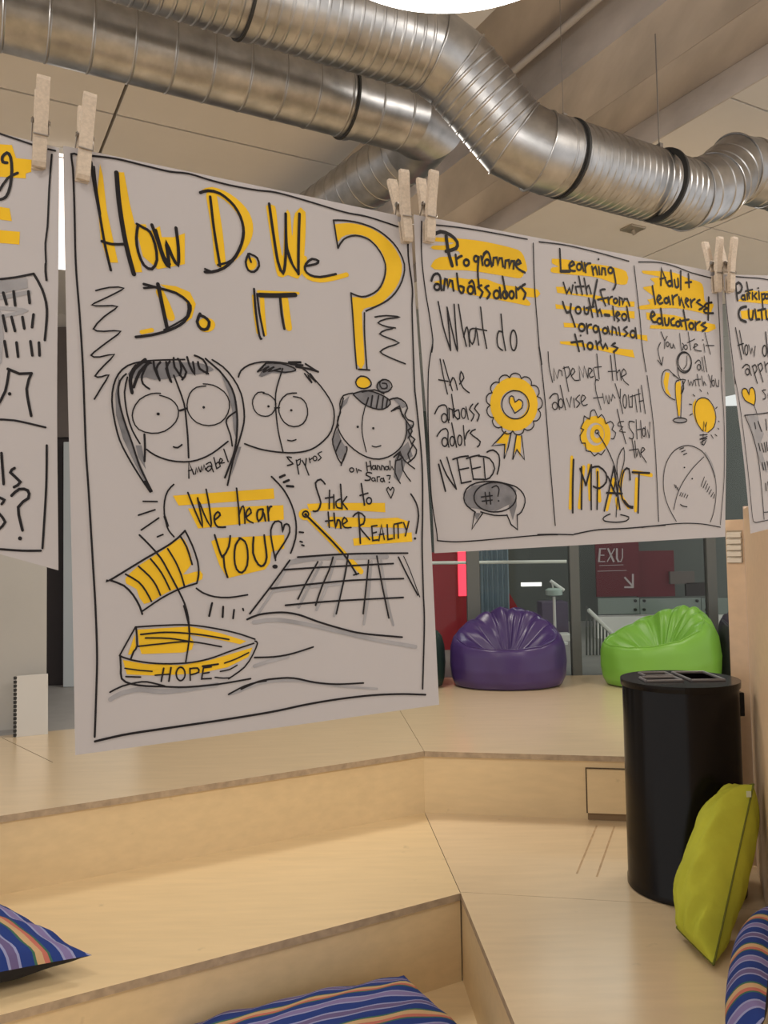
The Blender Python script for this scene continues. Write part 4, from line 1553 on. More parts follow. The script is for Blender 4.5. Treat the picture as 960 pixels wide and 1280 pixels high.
#boat_drawing
Fy 0 526,4820 1050,4836 1355,4928 1648,5043 1577,5068 1352,4999 1046,4920 1086,4998 1061,5069 974,5091 557,5062 539,4995
Fy 0 375,5098 594,5163 947,5214 1253,5195 1714,5115 1662,5208 1428,5290 1115,5317 691,5287 409,5243
Fy 0 500,4859 507,4981 456,5057 426,5054
k 17 507,4794 754,4800 1051,4822 1357,4892 1582,4964 1742,5032
k 16 507,4794 421,4932 346,5055
k 18 513,4799 516,4978 481,5029 450,5101
k 16 524,4983 746,4981 1043,4989 1371,5073
k 17 346,5055 454,5107 696,5169 990,5198 1231,5182 1482,5124 1728,5073
k 19 352,5066 354,5166 358,5277 445,5338 585,5376 728,5398 979,5436 1330,5449 1674,5437
k 17 1741,5052 1768,5077 1710,5191 1610,5311 1433,5408
k 17 555,4870 813,4873 1133,4924 1454,5006
k 16 600,4909 832,4935 1086,4998
k 17 995,4623 1034,4803 1042,4909 1019,5054 991,5187
k! 14 391,5181 530,5217 652,5241
k! 16 398,5262 538,5283
k 15 1396,5243 1523,5214 1665,5164
k 15 1347,5323 1449,5314 1531,5280
k 15 1289,5376 1377,5395 1445,5399
k! 19 1162,5249 1328,5246
k! 18 767,5224 738,5348
k! 18 840,5226 813,5357
k! 15 681,5282 829,5289
k 17 932,5233 951,5238 968,5256 977,5282 979,5311 971,5338 956,5358 937,5366 918,5361 901,5343 892,5317 890,5288 898,5261 913,5241 932,5233 951,5238
k! 16 1031,5255 1030,5374
k 17 1031,5259 1109,5261 1120,5305 1039,5320
k! 17 1254,5265 1172,5265 1147,5375 1248,5383
k! 16 1158,5322 1229,5320
#wave_drawing
g 45 247,5462 342,5419 523,5402 726,5449 978,5461 1307,5450
k 17 245,5392 365,5348 546,5330 647,5353 770,5399
g 30 1441,5565 1551,5552 1658,5511
k 17 1425,5567 1600,5504 1742,5483 1848,5481
g 24 1567,5546 1813,5498 2191,5522 2716,5646 3218,5742
k 20 1567,5530 1765,5476 1964,5471 2167,5491 2424,5569 2690,5622 3037,5653
g 38 1724,5312 1874,5284 2116,5252
k 19 1729,5222 1952,5239 2156,5229 2421,5183
g 43 1737,4853 1974,4848 2253,4902 2621,5007 3172,5168 3790,5323
k 22 1665,4817 1803,4778 2054,4775 2259,4816 2491,4911 2758,5007 3062,5096 3600,5190
%P2|0.0433,0.9963,2.0488|0.8454,0.5317,0.0502|0.0264,0.0521,-0.9983|0.5334,-0.8453,-0.0300|0.0000,0.0000,0.6184,-0.0000,0.5961,0.4345,0.0091,0.4227
#border_line
k 19 114,71 99,348 104,613 140,964 180,1227 214,1545 188,1700
#border_line
k 20 252,91 634,65 1101,52 1871,51
#border_line
k 17 206,1599 123,1922 74,2452 59,2875 64,3508 130,3976 133,4067
#border_line
k 17 138,4072 401,4102 757,4108 1242,4102 1845,4096 2178,4107
#border_line
k 19 1806,4085 2084,4096 2470,4123
#border_line
k 20 2485,4118 2966,4079 3594,4088 4261,4082 4444,4084
#border_line
k 17 3900,4092 4273,4079 4853,4074 5357,4108 5826,4182
#border_line
k 15 6021,1579 5988,1806 5996,2482 5953,3382 5829,4142
#border_line
k 19 6030,293 6036,873 6002,1642
#border_line
k 21 2089,56 2598,33 3129,48 3544,72 3902,96
#border_line
k 20 4118,79 4555,31 4955,41 5366,93 5884,119
#divider_line
k 20 1980,90 1977,675 1996,1257 2003,1580
#divider_line
k 19 2019,1749 2044,2283 2066,2982 2107,3636 2134,3976
#divider_line
k 28 2001,1518 2025,1749
#divider_line
k 20 4016,152 4063,580 4097,979 4104,1342 4153,1743
#divider_line
k 18 4168,1803 4240,2531 4272,3377 4292,4019
#heading_lettering
Fy 0 266,244 695,202 1094,184 1583,202 1758,236 1828,343 1859,475 1792,521 1724,596 1313,596 835,597 288,644 266,566 386,479 659,435 686,368 280,394 282,349 462,320 623,267 285,290
Fy 0 257,808 598,716 829,708 1115,675 1404,718 2040,717 2021,826 1800,839 1873,899 1870,957 1540,941 772,898 456,831
k 53 490,204 514,381 572,564
k 47 285,218 403,157 559,176 665,252 642,337 480,395
k! 35 633,420 649,546
k 33 646,473 693,440 733,422
k 34 802,459 821,459 837,466 846,480 847,498 841,516 827,530 809,539 790,539 775,532 765,518 764,500 771,482 784,468 802,459 821,459
k 32 964,393 979,392 991,399 998,412 999,428 994,445 983,458 969,465 954,466 942,459 934,446 934,430 939,413 950,400 964,393 979,392
k 33 1015,399 988,597 1000,800
k! 32 1052,385 1077,497
k 32 1068,429 1103,359 1146,320
k 32 1148,416 1165,415 1179,423 1188,437 1189,455 1183,473 1170,488 1153,497 1136,497 1122,489 1114,475 1112,457 1119,439 1132,424 1148,416 1165,415
k 32 1097,351 1147,309 1193,338 1213,420 1228,497
k! 32 1251,476 1266,380 1321,369 1335,465 1364,373 1409,367 1423,474
k! 33 1457,488 1472,392 1533,376 1532,479 1572,385 1623,378 1607,482
k 34 1645,427 1739,389 1700,351 1646,416 1693,475 1808,510
k 34 236,796 273,721 341,695 378,741 380,831 390,898
k 32 317,827 337,827 353,834 363,848 365,865 358,882 343,897 324,905 305,905 288,898 278,884 277,867 284,850 298,835 317,827 337,827
k! 33 422,893 452,751 483,756 491,858 528,760 564,765 580,885
k 33 642,660 670,872 726,899 748,827 689,815
k 33 853,798 874,797 891,808 901,826 903,848 895,871 880,889 859,899 839,899 822,889 811,871 810,848 818,826 833,808 853,798 874,797
k 33 838,762 887,723 919,771 934,890
k 33 1042,767 984,798 1057,853 1009,932
k 34 1163,760 1108,792 1181,859 1129,931
k 34 1289,810 1311,810 1329,820 1340,839 1342,862 1333,885 1317,904 1296,914 1275,914 1257,904 1246,885 1244,862 1252,839 1268,821 1289,810 1311,810
k! 34 1352,765 1364,904
k 34 1438,802 1457,802 1473,812 1482,829 1483,851 1476,873 1462,890 1444,899 1425,899 1410,889 1400,872 1399,850 1406,829 1420,812 1438,802 1457,802
k! 35 1410,613 1464,886
k 34 1554,790 1572,790 1586,800 1595,818 1596,839 1589,861 1576,878 1559,888 1541,887 1526,877 1518,860 1517,838 1523,817 1537,799 1554,790 1572,790
k! 35 1640,872 1640,734 1672,756 1720,714
k 35 1804,670 1730,721 1808,790 1767,875
#heading_lettering
Fy 0 2328,256 2586,232 2983,230 3535,221 3848,263 3852,432 3633,466 3189,418 2574,441 2305,445 2321,378 2450,353 2324,321
Fy 0 2382,641 2537,624 2689,702 3118,677 3791,707 3997,687 3992,768 3641,811 3061,722 2403,723
Fy 0 2355,886 2677,893 3215,880 3987,838 3980,949 3490,953 2941,925 2364,951
Fy 0 2494,1136 2742,1124 3199,1154 3761,1187 4234,1181 4243,1271 3991,1250 3474,1210 2926,1176 2503,1201
Fy 0 2401,1406 2648,1388 3237,1422 3892,1427 3928,1545 3568,1518 2962,1461 2411,1442
k! 34 2478,102 2485,408
k! 46 2485,414 2655,394
k 34 2658,331 2756,281 2716,245 2654,309 2682,378 2766,375
k 32 2846,263 2867,262 2883,271 2893,287 2895,307 2887,327 2872,344 2853,353 2833,353 2816,345 2806,329 2805,309 2812,289 2827,272 2846,263 2867,262
k! 33 2903,225 2938,355
k! 33 2961,237 2980,369
k 33 2979,288 3022,241 3083,228
k! 33 3110,272 3136,389
k 33 3126,319 3187,267 3219,372
k! 33 3253,259 3263,367
Fk 0 3271,146 3270,152 3266,158 3261,162 3254,165 3247,166 3241,165 3236,162 3233,157 3232,151 3234,145 3238,139 3243,134 3250,131 3256,131 3262,132 3267,135 3270,140
k! 34 3308,361 3322,270 3380,269 3392,356
k 33 3494,238 3515,237 3533,245 3544,260 3545,279 3537,298 3522,314 3501,323 3480,323 3462,316 3451,301 3450,282 3458,263 3473,247 3494,238 3515,237
k 34 3561,253 3599,470 3537,559
k! 33 2527,569 2583,717 2640,632 2675,708 2711,586
k! 32 2761,600 2784,696
Fk 0 2775,541 2773,547 2770,552 2764,556 2758,558 2752,559 2746,558 2741,555 2738,551 2737,546 2739,540 2742,535 2747,531 2754,529 2760,528 2766,529 2771,532 2774,536
k! 33 2836,449 2890,695
k! 31 2787,597 2929,578
k! 32 2942,462 2988,685
k 31 2976,605 3030,555 3070,667
k! 37 3208,454 3148,635 3095,834
k 33 3364,574 3266,600 3308,716 3358,812
k! 31 3202,742 3399,695
k! 34 3422,685 3435,785
k 31 3430,733 3464,685 3513,666
k 34 3575,685 3593,685 3607,692 3616,704 3618,720 3611,735 3598,748 3581,755 3563,755 3548,749 3540,736 3538,721 3545,705 3558,693 3575,685 3593,685
k! 34 3660,774 3667,664 3723,678 3730,757 3770,673 3834,667 3881,762
k 36 2498,844 2562,989 2640,953
k! 34 2658,857 2633,973 2713,1174
k 33 2790,885 2813,884 2833,894 2845,911 2846,933 2838,955 2820,972 2797,982 2774,982 2754,972 2743,955 2741,934 2749,912 2767,894 2790,885 2813,884
k 33 2917,874 2925,965 2987,963 3014,865
k! 34 3019,745 3076,1005
k! 33 2956,889 3113,851
k! 35 3146,761 3187,984
k 33 3185,932 3237,882 3270,976
k! 49 3336,951 3428,951
k! 34 3513,813 3531,1012
k 34 3566,954 3652,911 3608,883 3564,950 3634,1003
k 34 3743,899 3766,899 3786,908 3797,925 3799,946 3790,967 3773,984 3751,993 3728,993 3709,984 3697,967 3696,946 3704,925 3721,908 3743,899 3766,899
k! 36 3815,784 3851,997
k 35 2841,1124 2867,1124 2889,1135 2902,1153 2904,1177 2894,1200 2875,1219 2850,1229 2824,1229 2802,1218 2789,1200 2787,1176 2797,1153 2816,1134 2841,1124 2867,1124
k! 35 2943,1117 2953,1254
k 33 2952,1183 2987,1132 3042,1118
k 33 3123,1125 3145,1126 3163,1136 3174,1154 3175,1176 3167,1198 3151,1215 3129,1224 3108,1224 3090,1214 3079,1196 3077,1174 3085,1152 3102,1135 3123,1125 3145,1126
k! 33 3189,1139 3220,1346
k 33 3317,1144 3340,1144 3358,1153 3370,1168 3371,1187 3363,1205 3347,1220 3325,1229 3303,1229 3284,1220 3273,1205 3272,1186 3280,1168 3296,1153 3317,1144 3340,1144
k! 33 3381,1123 3411,1226
k! 33 3461,1234 3480,1115 3546,1135 3563,1230
k! 34 3616,1110 3632,1229
Fk 0 3625,1020 3623,1026 3619,1031 3614,1035 3607,1037 3600,1038 3594,1036 3589,1033 3586,1029 3585,1023 3586,1018 3590,1013 3596,1009 3602,1006 3609,1006 3616,1007 3621,1010 3624,1015
k 34 3796,1089 3721,1135 3796,1185 3723,1234
k 35 3909,1138 3932,1138 3952,1149 3963,1167 3965,1190 3956,1213 3939,1231 3916,1241 3893,1240 3873,1230 3862,1211 3860,1189 3869,1166 3886,1148 3909,1138 3932,1138
k! 36 3977,1094 3991,1246
k! 36 2701,1289 2761,1522
k! 34 2620,1408 2820,1375
k! 35 2844,1373 2869,1490
Fk 0 2830,1294 2829,1299 2825,1304 2820,1308 2814,1310 2807,1311 2801,1310 2797,1307 2794,1302 2793,1297 2794,1292 2798,1287 2803,1283 2809,1281 2816,1280 2822,1282 2826,1285 2829,1289
k 35 2987,1384 3011,1385 3031,1395 3043,1413 3045,1435 3036,1456 3018,1474 2995,1483 2971,1482 2951,1472 2939,1455 2937,1433 2946,1411 2964,1394 2987,1384 3011,1385
k! 35 3115,1354 3141,1472
k 33 3134,1410 3200,1351 3250,1451 3310,1378 3347,1444
k 35 3516,1354 3440,1393 3563,1423 3471,1485
#heading_lettering
Fy 0 4205,197 4881,139 5289,192 5640,243 5694,512 5911,537 5867,633 5788,733 5537,710 4912,701 4120,797 4107,745 4350,689 4290,630 4455,581 4220,475 4238,441 4434,398 4469,351 4375,296 4607,248 4219,238
Fy 0 4245,828 4905,812 5316,843 5925,871 5939,939 5732,1013 5375,1019 4890,1035 4310,1071 4330,1016 4692,985 4254,936
k! 40 4616,372 4642,112 4755,323
k! 31 4605,281 4733,244
k 38 4824,287 4847,286 4866,293 4877,307 4879,324 4871,342 4854,357 4832,365 4810,366 4791,359 4780,345 4778,328 4786,310 4803,296 4824,287 4847,286
k! 38 4865,118 4893,363
k 38 4948,257 4968,362 5037,345 5031,226
k! 38 5105,101 5093,386
k! 40 5294,124 5301,330
k! 36 5215,268 5363,240
k! 38 4417,411 4465,678
k 38 4517,633 4606,570 4556,538 4512,608 4564,668 4638,643
k 38 4727,562 4747,562 4765,569 4775,583 4777,600 4769,618 4754,632 4734,640 4713,640 4696,633 4685,619 4684,602 4691,585 4707,570 4727,562 4747,562
k! 37 4788,536 4821,647
k! 38 4877,509 4889,641
k 36 4887,559 4935,510 5001,483
k! 39 5036,515 5052,636
k! 36 5052,636 5094,527 5154,667
k 36 5193,589 5270,536 5219,514 5194,584 5266,645
k! 37 5323,526 5336,643
k 36 5333,582 5379,532 5433,506
k 39 5558,508 5476,557 5640,609 5533,665
k! 42 5789,445 5746,810
k 37 5864,518 5727,550 5666,602 5759,621
k 37 5759,621 5655,658 5681,706 5889,691
k 39 4337,900 4441,847 4392,804 4338,885 4397,966 4486,950
k 37 4539,894 4562,893 4582,902 4594,917 4596,936 4587,955 4570,971 4547,980 4524,980 4504,971 4493,956 4491,937 4499,918 4517,902 4539,894 4562,893
k! 40 4588,742 4615,996
k 38 4665,882 4679,980 4746,974 4769,873
k 38 4891,862 4815,902 4827,974 4901,972
k 38 4978,904 4999,904 5016,912 5027,926 5029,943 5021,961 5005,975 4985,983 4964,983 4946,975 4935,961 4934,944 4941,926 4957,912 4978,904 4999,904
k! 38 5037,872 5072,972
k! 41 5133,713 5186,1016
k! 36 5053,893 5253,849
k 39 5305,901 5330,901 5351,910 5363,928 5365,950 5356,972 5337,989 5313,999 5288,998 5268,989 5255,971 5253,950 5263,928 5281,910 5305,901 5330,901
k! 39 5412,884 5411,1002
k 37 5415,936 5465,887 5534,860
k 41 5670,862 5559,913 5690,948 5582,1007
#body_lettering
k 23 328,1052 393,1387 483,1660
k 24 483,1660 476,1381 464,1111
k 24 464,1111 526,1413 592,1662 585,1372 579,1063
k! 24 648,1057 689,1363 739,1588
k 22 706,1472 754,1349 781,1374 794,1588
k 22 887,1347 816,1371 798,1483 840,1557 893,1458 916,1330 946,1559
k! 24 1010,1059 1030,1336 1075,1593
k! 20 906,1346 1093,1360
k 24 1367,1365 1299,1351 1260,1449 1271,1561 1342,1603
k! 25 1352,1121 1365,1403 1394,1600
k 25 1547,1320 1571,1324 1590,1354 1601,1404 1601,1465 1590,1524 1570,1569 1546,1592 1521,1588 1502,1558 1492,1507 1492,1447 1503,1388 1523,1343 1547,1320 1571,1324
k! 19 309,1784 342,1996 391,2223
k! 19 268,2048 413,2061
k! 19 359,1791 421,2013 471,2177
k 20 435,2109 489,2010 527,2051 551,2163
k 20 593,2087 668,2005 629,1927 601,2026 645,2133 738,2194
k 19 177,2481 242,2388 336,2364 373,2412 368,2509 385,2590
k 19 316,2476 335,2478 350,2491 360,2511 361,2536 354,2559 339,2577 321,2586 303,2584 287,2572 278,2551 277,2527 284,2503 298,2485 316,2476 335,2478
k! 19 395,2555 400,2405 455,2421 460,2532 486,2409
k 20 455,2227 489,2506 558,2530 553,2422 492,2445
k 17 626,2399 641,2401 654,2416 661,2440 662,2469 655,2497 643,2518 628,2528 612,2526 599,2511 592,2487 592,2458 598,2431 610,2409 626,2399 641,2401
k! 18 672,2382 697,2540
k 19 785,2341 726,2413 797,2477 745,2559
k 20 875,2327 810,2400 881,2475 843,2557
k 19 190,2764 252,2693 333,2664 365,2712 354,2809 365,2899
k 20 302,2780 321,2782 337,2795 346,2815 347,2840 340,2864 326,2881 307,2890 289,2888 273,2875 264,2855 263,2830 270,2807 284,2789 302,2780 321,2782
k 19 422,2764 437,2766 449,2780 457,2802 457,2829 451,2854 439,2874 424,2883 409,2881 396,2867 389,2845 388,2818 395,2793 407,2773 422,2764 437,2766
k! 21 430,2593 486,2899
k 20 541,2747 556,2750 567,2765 574,2789 574,2818 568,2845 557,2866 543,2876 529,2873 517,2859 510,2834 510,2806 516,2778 527,2758 541,2747 556,2750
k! 19 612,2622 620,2876
k 20 628,2796 662,2719 708,2680
k 20 803,2669 717,2719 873,2827 824,2897
k! 26 195,3118 282,3454
k 23 224,3065 314,3258 454,3433
k! 21 326,3027 383,3216 452,3422
k 22 418,3056 541,3024 665,3013
k! 22 486,3050 537,3361 694,3338
k! 20 500,3190 662,3166
k 22 636,3046 734,3020 846,3003
k! 22 692,3029 731,3313 904,3318
k! 20 711,3181 857,3157
k! 22 914,3047 927,3312
k 22 831,3014 1013,3047 1091,3181 999,3302 890,3322
k 23 975,2963 1076,2936 1173,3003 1172,3137 1130,3253
#body_lettering
k 17 2161,1571 2163,1779 2207,1995
k! 16 2237,1967 2247,1795 2302,1939 2346,1811 2394,1829 2399,1892
k! 17 2444,1763 2502,2109
k 17 2425,1789 2532,1762 2549,1863 2475,1926
k 17 2574,1887 2651,1820 2610,1775 2566,1862 2629,1944 2718,1940
k! 18 2739,1939 2739,1736 2810,1897 2841,1730 2900,1903
k 18 2900,1903 2930,1757 2998,1786 2934,1843 2952,1890 3014,1872
k! 17 3022,1752 3055,1907
k! 20 3114,1541 3129,1903
k! 15 3047,1740 3193,1721
k! 20 3401,1544 3410,1912
k! 15 3323,1784 3488,1771
k! 20 3483,1495 3505,1903
k 18 3519,1791 3572,1749 3589,1899
k 18 3595,1850 3711,1797 3661,1728 3601,1809 3650,1907 3743,1963
k 19 2132,2221 2197,2160 2278,2153 2297,2211 2281,2295 2305,2366
k 17 2219,2273 2240,2274 2258,2285 2269,2303 2270,2326 2262,2347 2246,2364 2225,2372 2204,2370 2186,2359 2176,2341 2174,2319 2182,2298 2198,2281 2219,2273 2240,2274
k 16 2337,2221 2356,2223 2371,2237 2380,2260 2381,2288 2374,2315 2359,2335 2340,2345 2321,2343 2306,2329 2297,2306 2296,2278 2304,2252 2318,2231 2337,2221 2356,2223
k! 19 2348,2031 2420,2369
k! 17 2453,2210 2503,2335 2547,2185
k! 17 2590,2201 2597,2332
k 17 2711,2154 2628,2216 2707,2271 2636,2331
k 17 2744,2253 2829,2186 2768,2152 2730,2239 2771,2301 2853,2282
k 17 3112,1926 3051,1924 3042,2076 3124,2345
k! 15 2983,2187 3181,2165
k! 17 3178,2115 3200,2260 3245,2138 3281,2257
k! 18 3300,2257 3302,2132 3350,2218 3384,2118 3432,2171
k! 18 3454,1960 3527,2172
k! 18 3561,2033 3534,2212 3577,2392
k 18 3638,2113 3655,2117 3668,2139 3676,2177 3675,2221 3667,2264 3653,2296 3636,2312 3619,2308 3605,2286 3598,2249 3599,2204 3607,2162 3621,2129 3638,2113 3655,2117
k! 18 3724,2116 3726,2295 3791,2293 3806,2113
k! 18 3865,2111 3889,2362
k! 16 3755,2142 3989,2083
k! 18 3954,2017 3972,2360
k! 19 4024,1958 4071,2380
k! 16 3949,2202 4050,2185
k! 19 3463,2336 3513,2544 3608,2836
k 15 3586,2510 3483,2523 3464,2579 3565,2588 3484,2656 3608,2669
k 18 3817,2516 3709,2507 3703,2608 3786,2696 3758,2768 3687,2753
k! 18 3858,2482 3857,2767
k! 18 3957,2491 3964,2755
k! 16 3855,2632 3969,2615
k 18 4016,2601 4030,2604 4042,2618 4049,2642 4049,2670 4043,2697 4031,2717 4016,2727 4002,2724 3990,2710 3983,2686 3983,2659 3990,2632 4001,2611 4016,2601 4030,2604
k! 18 4052,2580 4065,2743 4106,2624 4131,2754 4164,2510
k! 20 3747,2786 3796,3048
k! 16 3676,2936 3871,2916
k 18 3806,2797 3830,3037 3880,2925 3913,3037
k 18 3926,2981 4020,2924 3965,2897 3926,2988 3988,3056 4044,3119
#body_lettering
k! 20 4562,1106 4633,1236
k! 17 4701,1161 4636,1236 4618,1358
k 18 4694,1252 4709,1252 4721,1259 4728,1272 4729,1287 4723,1303 4712,1315 4698,1321 4683,1321 4671,1313 4664,1301 4663,1285 4668,1270 4680,1258 4694,1252 4709,1252
k 18 4761,1266 4770,1332 4817,1329 4834,1272 4870,1340
k 17 5005,1093 5022,1364 5086,1277 5054,1245
k 18 5130,1265 5148,1265 5163,1272 5173,1285 5174,1301 5167,1316 5154,1329 5136,1336 5117,1335 5102,1328 5093,1315 5092,1300 5098,1284 5112,1272 5130,1265 5148,1265
k! 18 5215,1054 5255,1337
k! 16 5186,1225 5373,1155
k 18 5321,1299 5437,1245 5367,1234 5354,1326 5520,1337
k! 18 5592,1218 5605,1348
Fk 0 5597,1152 5596,1156 5592,1159 5587,1162 5581,1164 5575,1165 5569,1164 5565,1161 5562,1158 5561,1154 5562,1150 5566,1147 5571,1144 5577,1142 5583,1142 5589,1143 5593,1145 5596,1148
k! 20 5641,1032 5745,1373
k! 16 5645,1237 5857,1223
k 17 4535,1271 4462,1375 4486,1526 4525,1622
k! 18 4435,1551 4525,1626 4570,1494
k 18 5340,1546 5421,1487 5476,1515 5478,1590 5510,1656
k 18 5426,1559 5443,1560 5457,1570 5465,1586 5466,1606 5460,1626 5446,1641 5430,1649 5412,1648 5398,1638 5390,1622 5389,1602 5396,1582 5409,1567 5426,1559 5443,1560
k! 18 5524,1439 5551,1670
k! 19 5579,1413 5624,1666
k! 18 5134,1824 5162,1910 5207,1842 5237,1907 5277,1817
k! 17 5304,1816 5319,1907
k! 18 5372,1721 5404,1904
k! 16 5315,1805 5450,1794
k 18 5481,1742 5505,1899 5530,1827 5575,1885
k! 18 5657,1711 5705,1824
k! 18 5748,1717 5699,1913
k 18 5767,1795 5781,1796 5792,1807 5799,1825 5799,1846 5793,1868 5782,1884 5769,1892 5755,1890 5743,1880 5737,1862 5736,1840 5742,1819 5753,1803 5767,1795 5781,1796
k! 18 5829,1773 5843,1885 5900,1893 5921,1787
#rosette_drawing
Ry 0 1911,2306 1891,2402 1843,2492 1770,2570 1678,2630 1574,2668 1464,2682 1358,2671 1261,2637 1180,2581 1120,2509 1084,2424 1076,2332 1095,2239 1140,2152 1208,2075 1296,2014 1397,1973 1506,1956 1614,1963 1714,1994 1800,2049 1864,2123 1902,2210 1727,2312 1715,2362 1688,2410 1647,2451 1596,2484 1536,2504 1474,2512 1413,2507 1357,2489 1310,2460 1275,2421 1254,2376 1249,2327 1260,2277 1286,2230 1325,2189 1376,2157 1434,2135 1496,2126 1558,2130 1615,2147 1663,2176 1699,2215 1721,2261
Fy 0 1500,2425 1409,2304 1431,2230 1481,2229 1502,2289 1569,2257 1628,2292 1608,2365
Fy 0 1307,2693 1139,2847 1284,2851 1275,3004 1380,2715
Fy 0 1497,2736 1422,3004 1486,2925 1547,3022 1580,2747
k! 18 1905,2380 1941,2418 1945,2454 1932,2487 1906,2516 1867,2537 1805,2542 1815,2589 1797,2623 1768,2648 1730,2664 1686,2669 1634,2650 1614,2695 1580,2719 1542,2730 1502,2730 1463,2718 1431,2682 1388,2714 1347,2722 1308,2717 1274,2702 1249,2676 1245,2630 1189,2643 1149,2634 1119,2615 1099,2588 1093,2554 1115,2509 1059,2500 1030,2477 1014,2448 1012,2415 1026,2381 1070,2347 1026,2319 1013,2286 1016,2253 1032,2222 1062,2195 1118,2179 1096,2136 1103,2102 1123,2072 1154,2049 1194,2035 1249,2040 1255,1994 1280,1964 1314,1944 1353,1935 1394,1937 1437,1964 1469,1923 1508,1905 1548,1900 1587,1907 1620,1925 1639,1968 1692,1942 1736,1941 1773,1952 1802,1974 1819,2005 1810,2053 1871,2050 1909,2066 1935,2091 1947,2123 1943,2160 1906,2202 1962,2222 1985,2252 1993,2285 1985,2320 1961,2353 1905,2380
k 18 1486,2139 1591,2143 1681,2184 1736,2254 1745,2339 1706,2421 1628,2484 1526,2516 1420,2510 1333,2469 1280,2400 1271,2317 1308,2236 1385,2173 1486,2139 1591,2143
k 16 1484,2442 1403,2304 1423,2217 1482,2222 1501,2294 1570,2253 1637,2285 1614,2370 1484,2442
k! 20 1308,2689 1170,2802 1065,2881 1283,2862 1258,3053 1340,2896 1401,2710
k! 20 1491,2732 1404,3065 1486,2929 1613,3066 1581,2742
#speech_bubble_drawing
Fh 0 598,3480 713,3395 995,3368 1341,3387 1455,3479 1386,3636 1089,3737 835,3706 642,3677 580,3566
Fh 0 721,3745 838,3756 766,3839
Fh 0 1310,3678 1451,3547 1449,3683 1373,3872
k 20 749,3740 616,3654 567,3555 614,3437 770,3364 1053,3347 1283,3385 1457,3434 1572,3528 1595,3643 1528,3765 1451,3808
k 20 1047,3360 1205,3371 1340,3420 1425,3496 1441,3584 1385,3666 1269,3726 1117,3750 960,3736 830,3686 750,3612 735,3526 788,3446 898,3387 1047,3360 1205,3371
k! 20 735,3746 682,3957 866,3757
k! 20 1274,3796 1340,3927 1449,4000 1451,3801
k 18 833,3738 1057,3792 1280,3801
k! 20 917,3488 937,3639
k! 20 988,3490 1005,3641
k! 17 852,3546 1034,3533
k! 18 863,3601 1031,3591
k 18 1034,3429 1108,3404 1154,3454 1129,3543
Fk 0 1154,3606 1153,3610 1150,3613 1146,3615 1141,3616 1136,3616 1132,3615 1128,3612 1126,3609 1125,3605 1126,3601 1129,3598 1133,3596 1138,3594 1143,3594 1147,3596 1151,3599 1153,3602
#impact_lettering
y 59 2496,3039 2431,3746
y 64 2718,3179 2610,3741
y 64 2824,3158 2826,3631
y 69 2993,3225 3022,3659
y 57 3168,3794 3279,3513 3320,3361
y 62 3534,3253 3460,3562 3630,3778
y 68 3819,3369 3780,3828
y 63 3760,3256 4157,3311
y 53 3389,3780 3366,3647
k 34 2524,3071 2489,3452 2474,3811
k 32 2647,3770 2663,3456 2674,3178
k! 32 2643,3199 2748,3436
k! 33 2748,3436 2870,3148
k 30 2870,3148 2851,3460 2841,3782
k 31 2992,3247 2959,3782
k 30 2883,3185 3021,3171 3163,3271 3161,3401 3017,3485 2897,3454
k 28 3105,3814 3217,3512 3332,3174
k 33 3332,3174 3377,3472 3435,3804
k! 33 3167,3554 3491,3574
k! 33 3226,3359 3309,3536 3367,3361 3330,3207
k! 25 3198,3315 3368,3603
k 31 3672,3371 3655,3215 3551,3231 3475,3430 3493,3651 3614,3766 3710,3792
k 23 3539,3675 3631,3756 3718,3770
k! 33 3874,3280 3830,3868
k! 34 3727,3263 4108,3279
#flower_drawing
Ry 0 3298,2702 3283,2771 3248,2836 3195,2892 3128,2934 3052,2961 2972,2970 2894,2961 2823,2934 2763,2893 2719,2839 2693,2777 2687,2709 2701,2642 2735,2578 2785,2523 2850,2480 2925,2452 3004,2441 3083,2449 3156,2473 3218,2514 3264,2569 3291,2633 3173,2703 3164,2746 3143,2787 3111,2821 3071,2848 3026,2864 2978,2870 2931,2865 2888,2849 2852,2823 2826,2789 2810,2750 2806,2708 2815,2665 2835,2626 2866,2592 2905,2565 2950,2548 2998,2541 3045,2546 3089,2561 3126,2587 3153,2621 3169,2661
Ry 0 3161,2699 3154,2734 3138,2767 3113,2795 3083,2817 3048,2831 3011,2835 2975,2831 2942,2818 2914,2797 2894,2769 2882,2737 2879,2703 2886,2668 2902,2636 2926,2608 2956,2586 2990,2572 3027,2567 3063,2570 3097,2583 3125,2604 3146,2632 3158,2664 3080,2700 3077,2716 3070,2731 3060,2743 3046,2753 3031,2759 3015,2762 3000,2760 2985,2754 2973,2744 2964,2732 2959,2717 2958,2702 2961,2686 2968,2671 2978,2659 2992,2649 3007,2643 3023,2640 3038,2642 3053,2648 3065,2657 3074,2670 3079,2685
k 17 3159,2933 3077,3004 3018,2976 2939,3019 2867,2954 2777,2944 2769,2837 2694,2837 2671,2731 2750,2644 2692,2624 2757,2537 2777,2451 2880,2492 2916,2383 2994,2359 3049,2466 3128,2421 3186,2485 3207,2550 3309,2515 3369,2569 3327,2636 3400,2679 3357,2767 3300,2768
k 17 3012,2645 3027,2646 3039,2652 3047,2661 3048,2673 3043,2684 3032,2692 3017,2696 3003,2696 2990,2690 2983,2680 2981,2669 2987,2658 2998,2649 3012,2645 3027,2646
k 20 3020,2684 3164,2856 3334,3141 3466,3562
k 17 3349,3911 3408,3472 3396,3164 3453,3009 3556,2899 3561,3076 3465,3319 3368,3603
k 20 3227,3862 3100,3900 3096,3955 3345,3988 3569,3976 3621,3922 3446,3882
#juggler_drawing
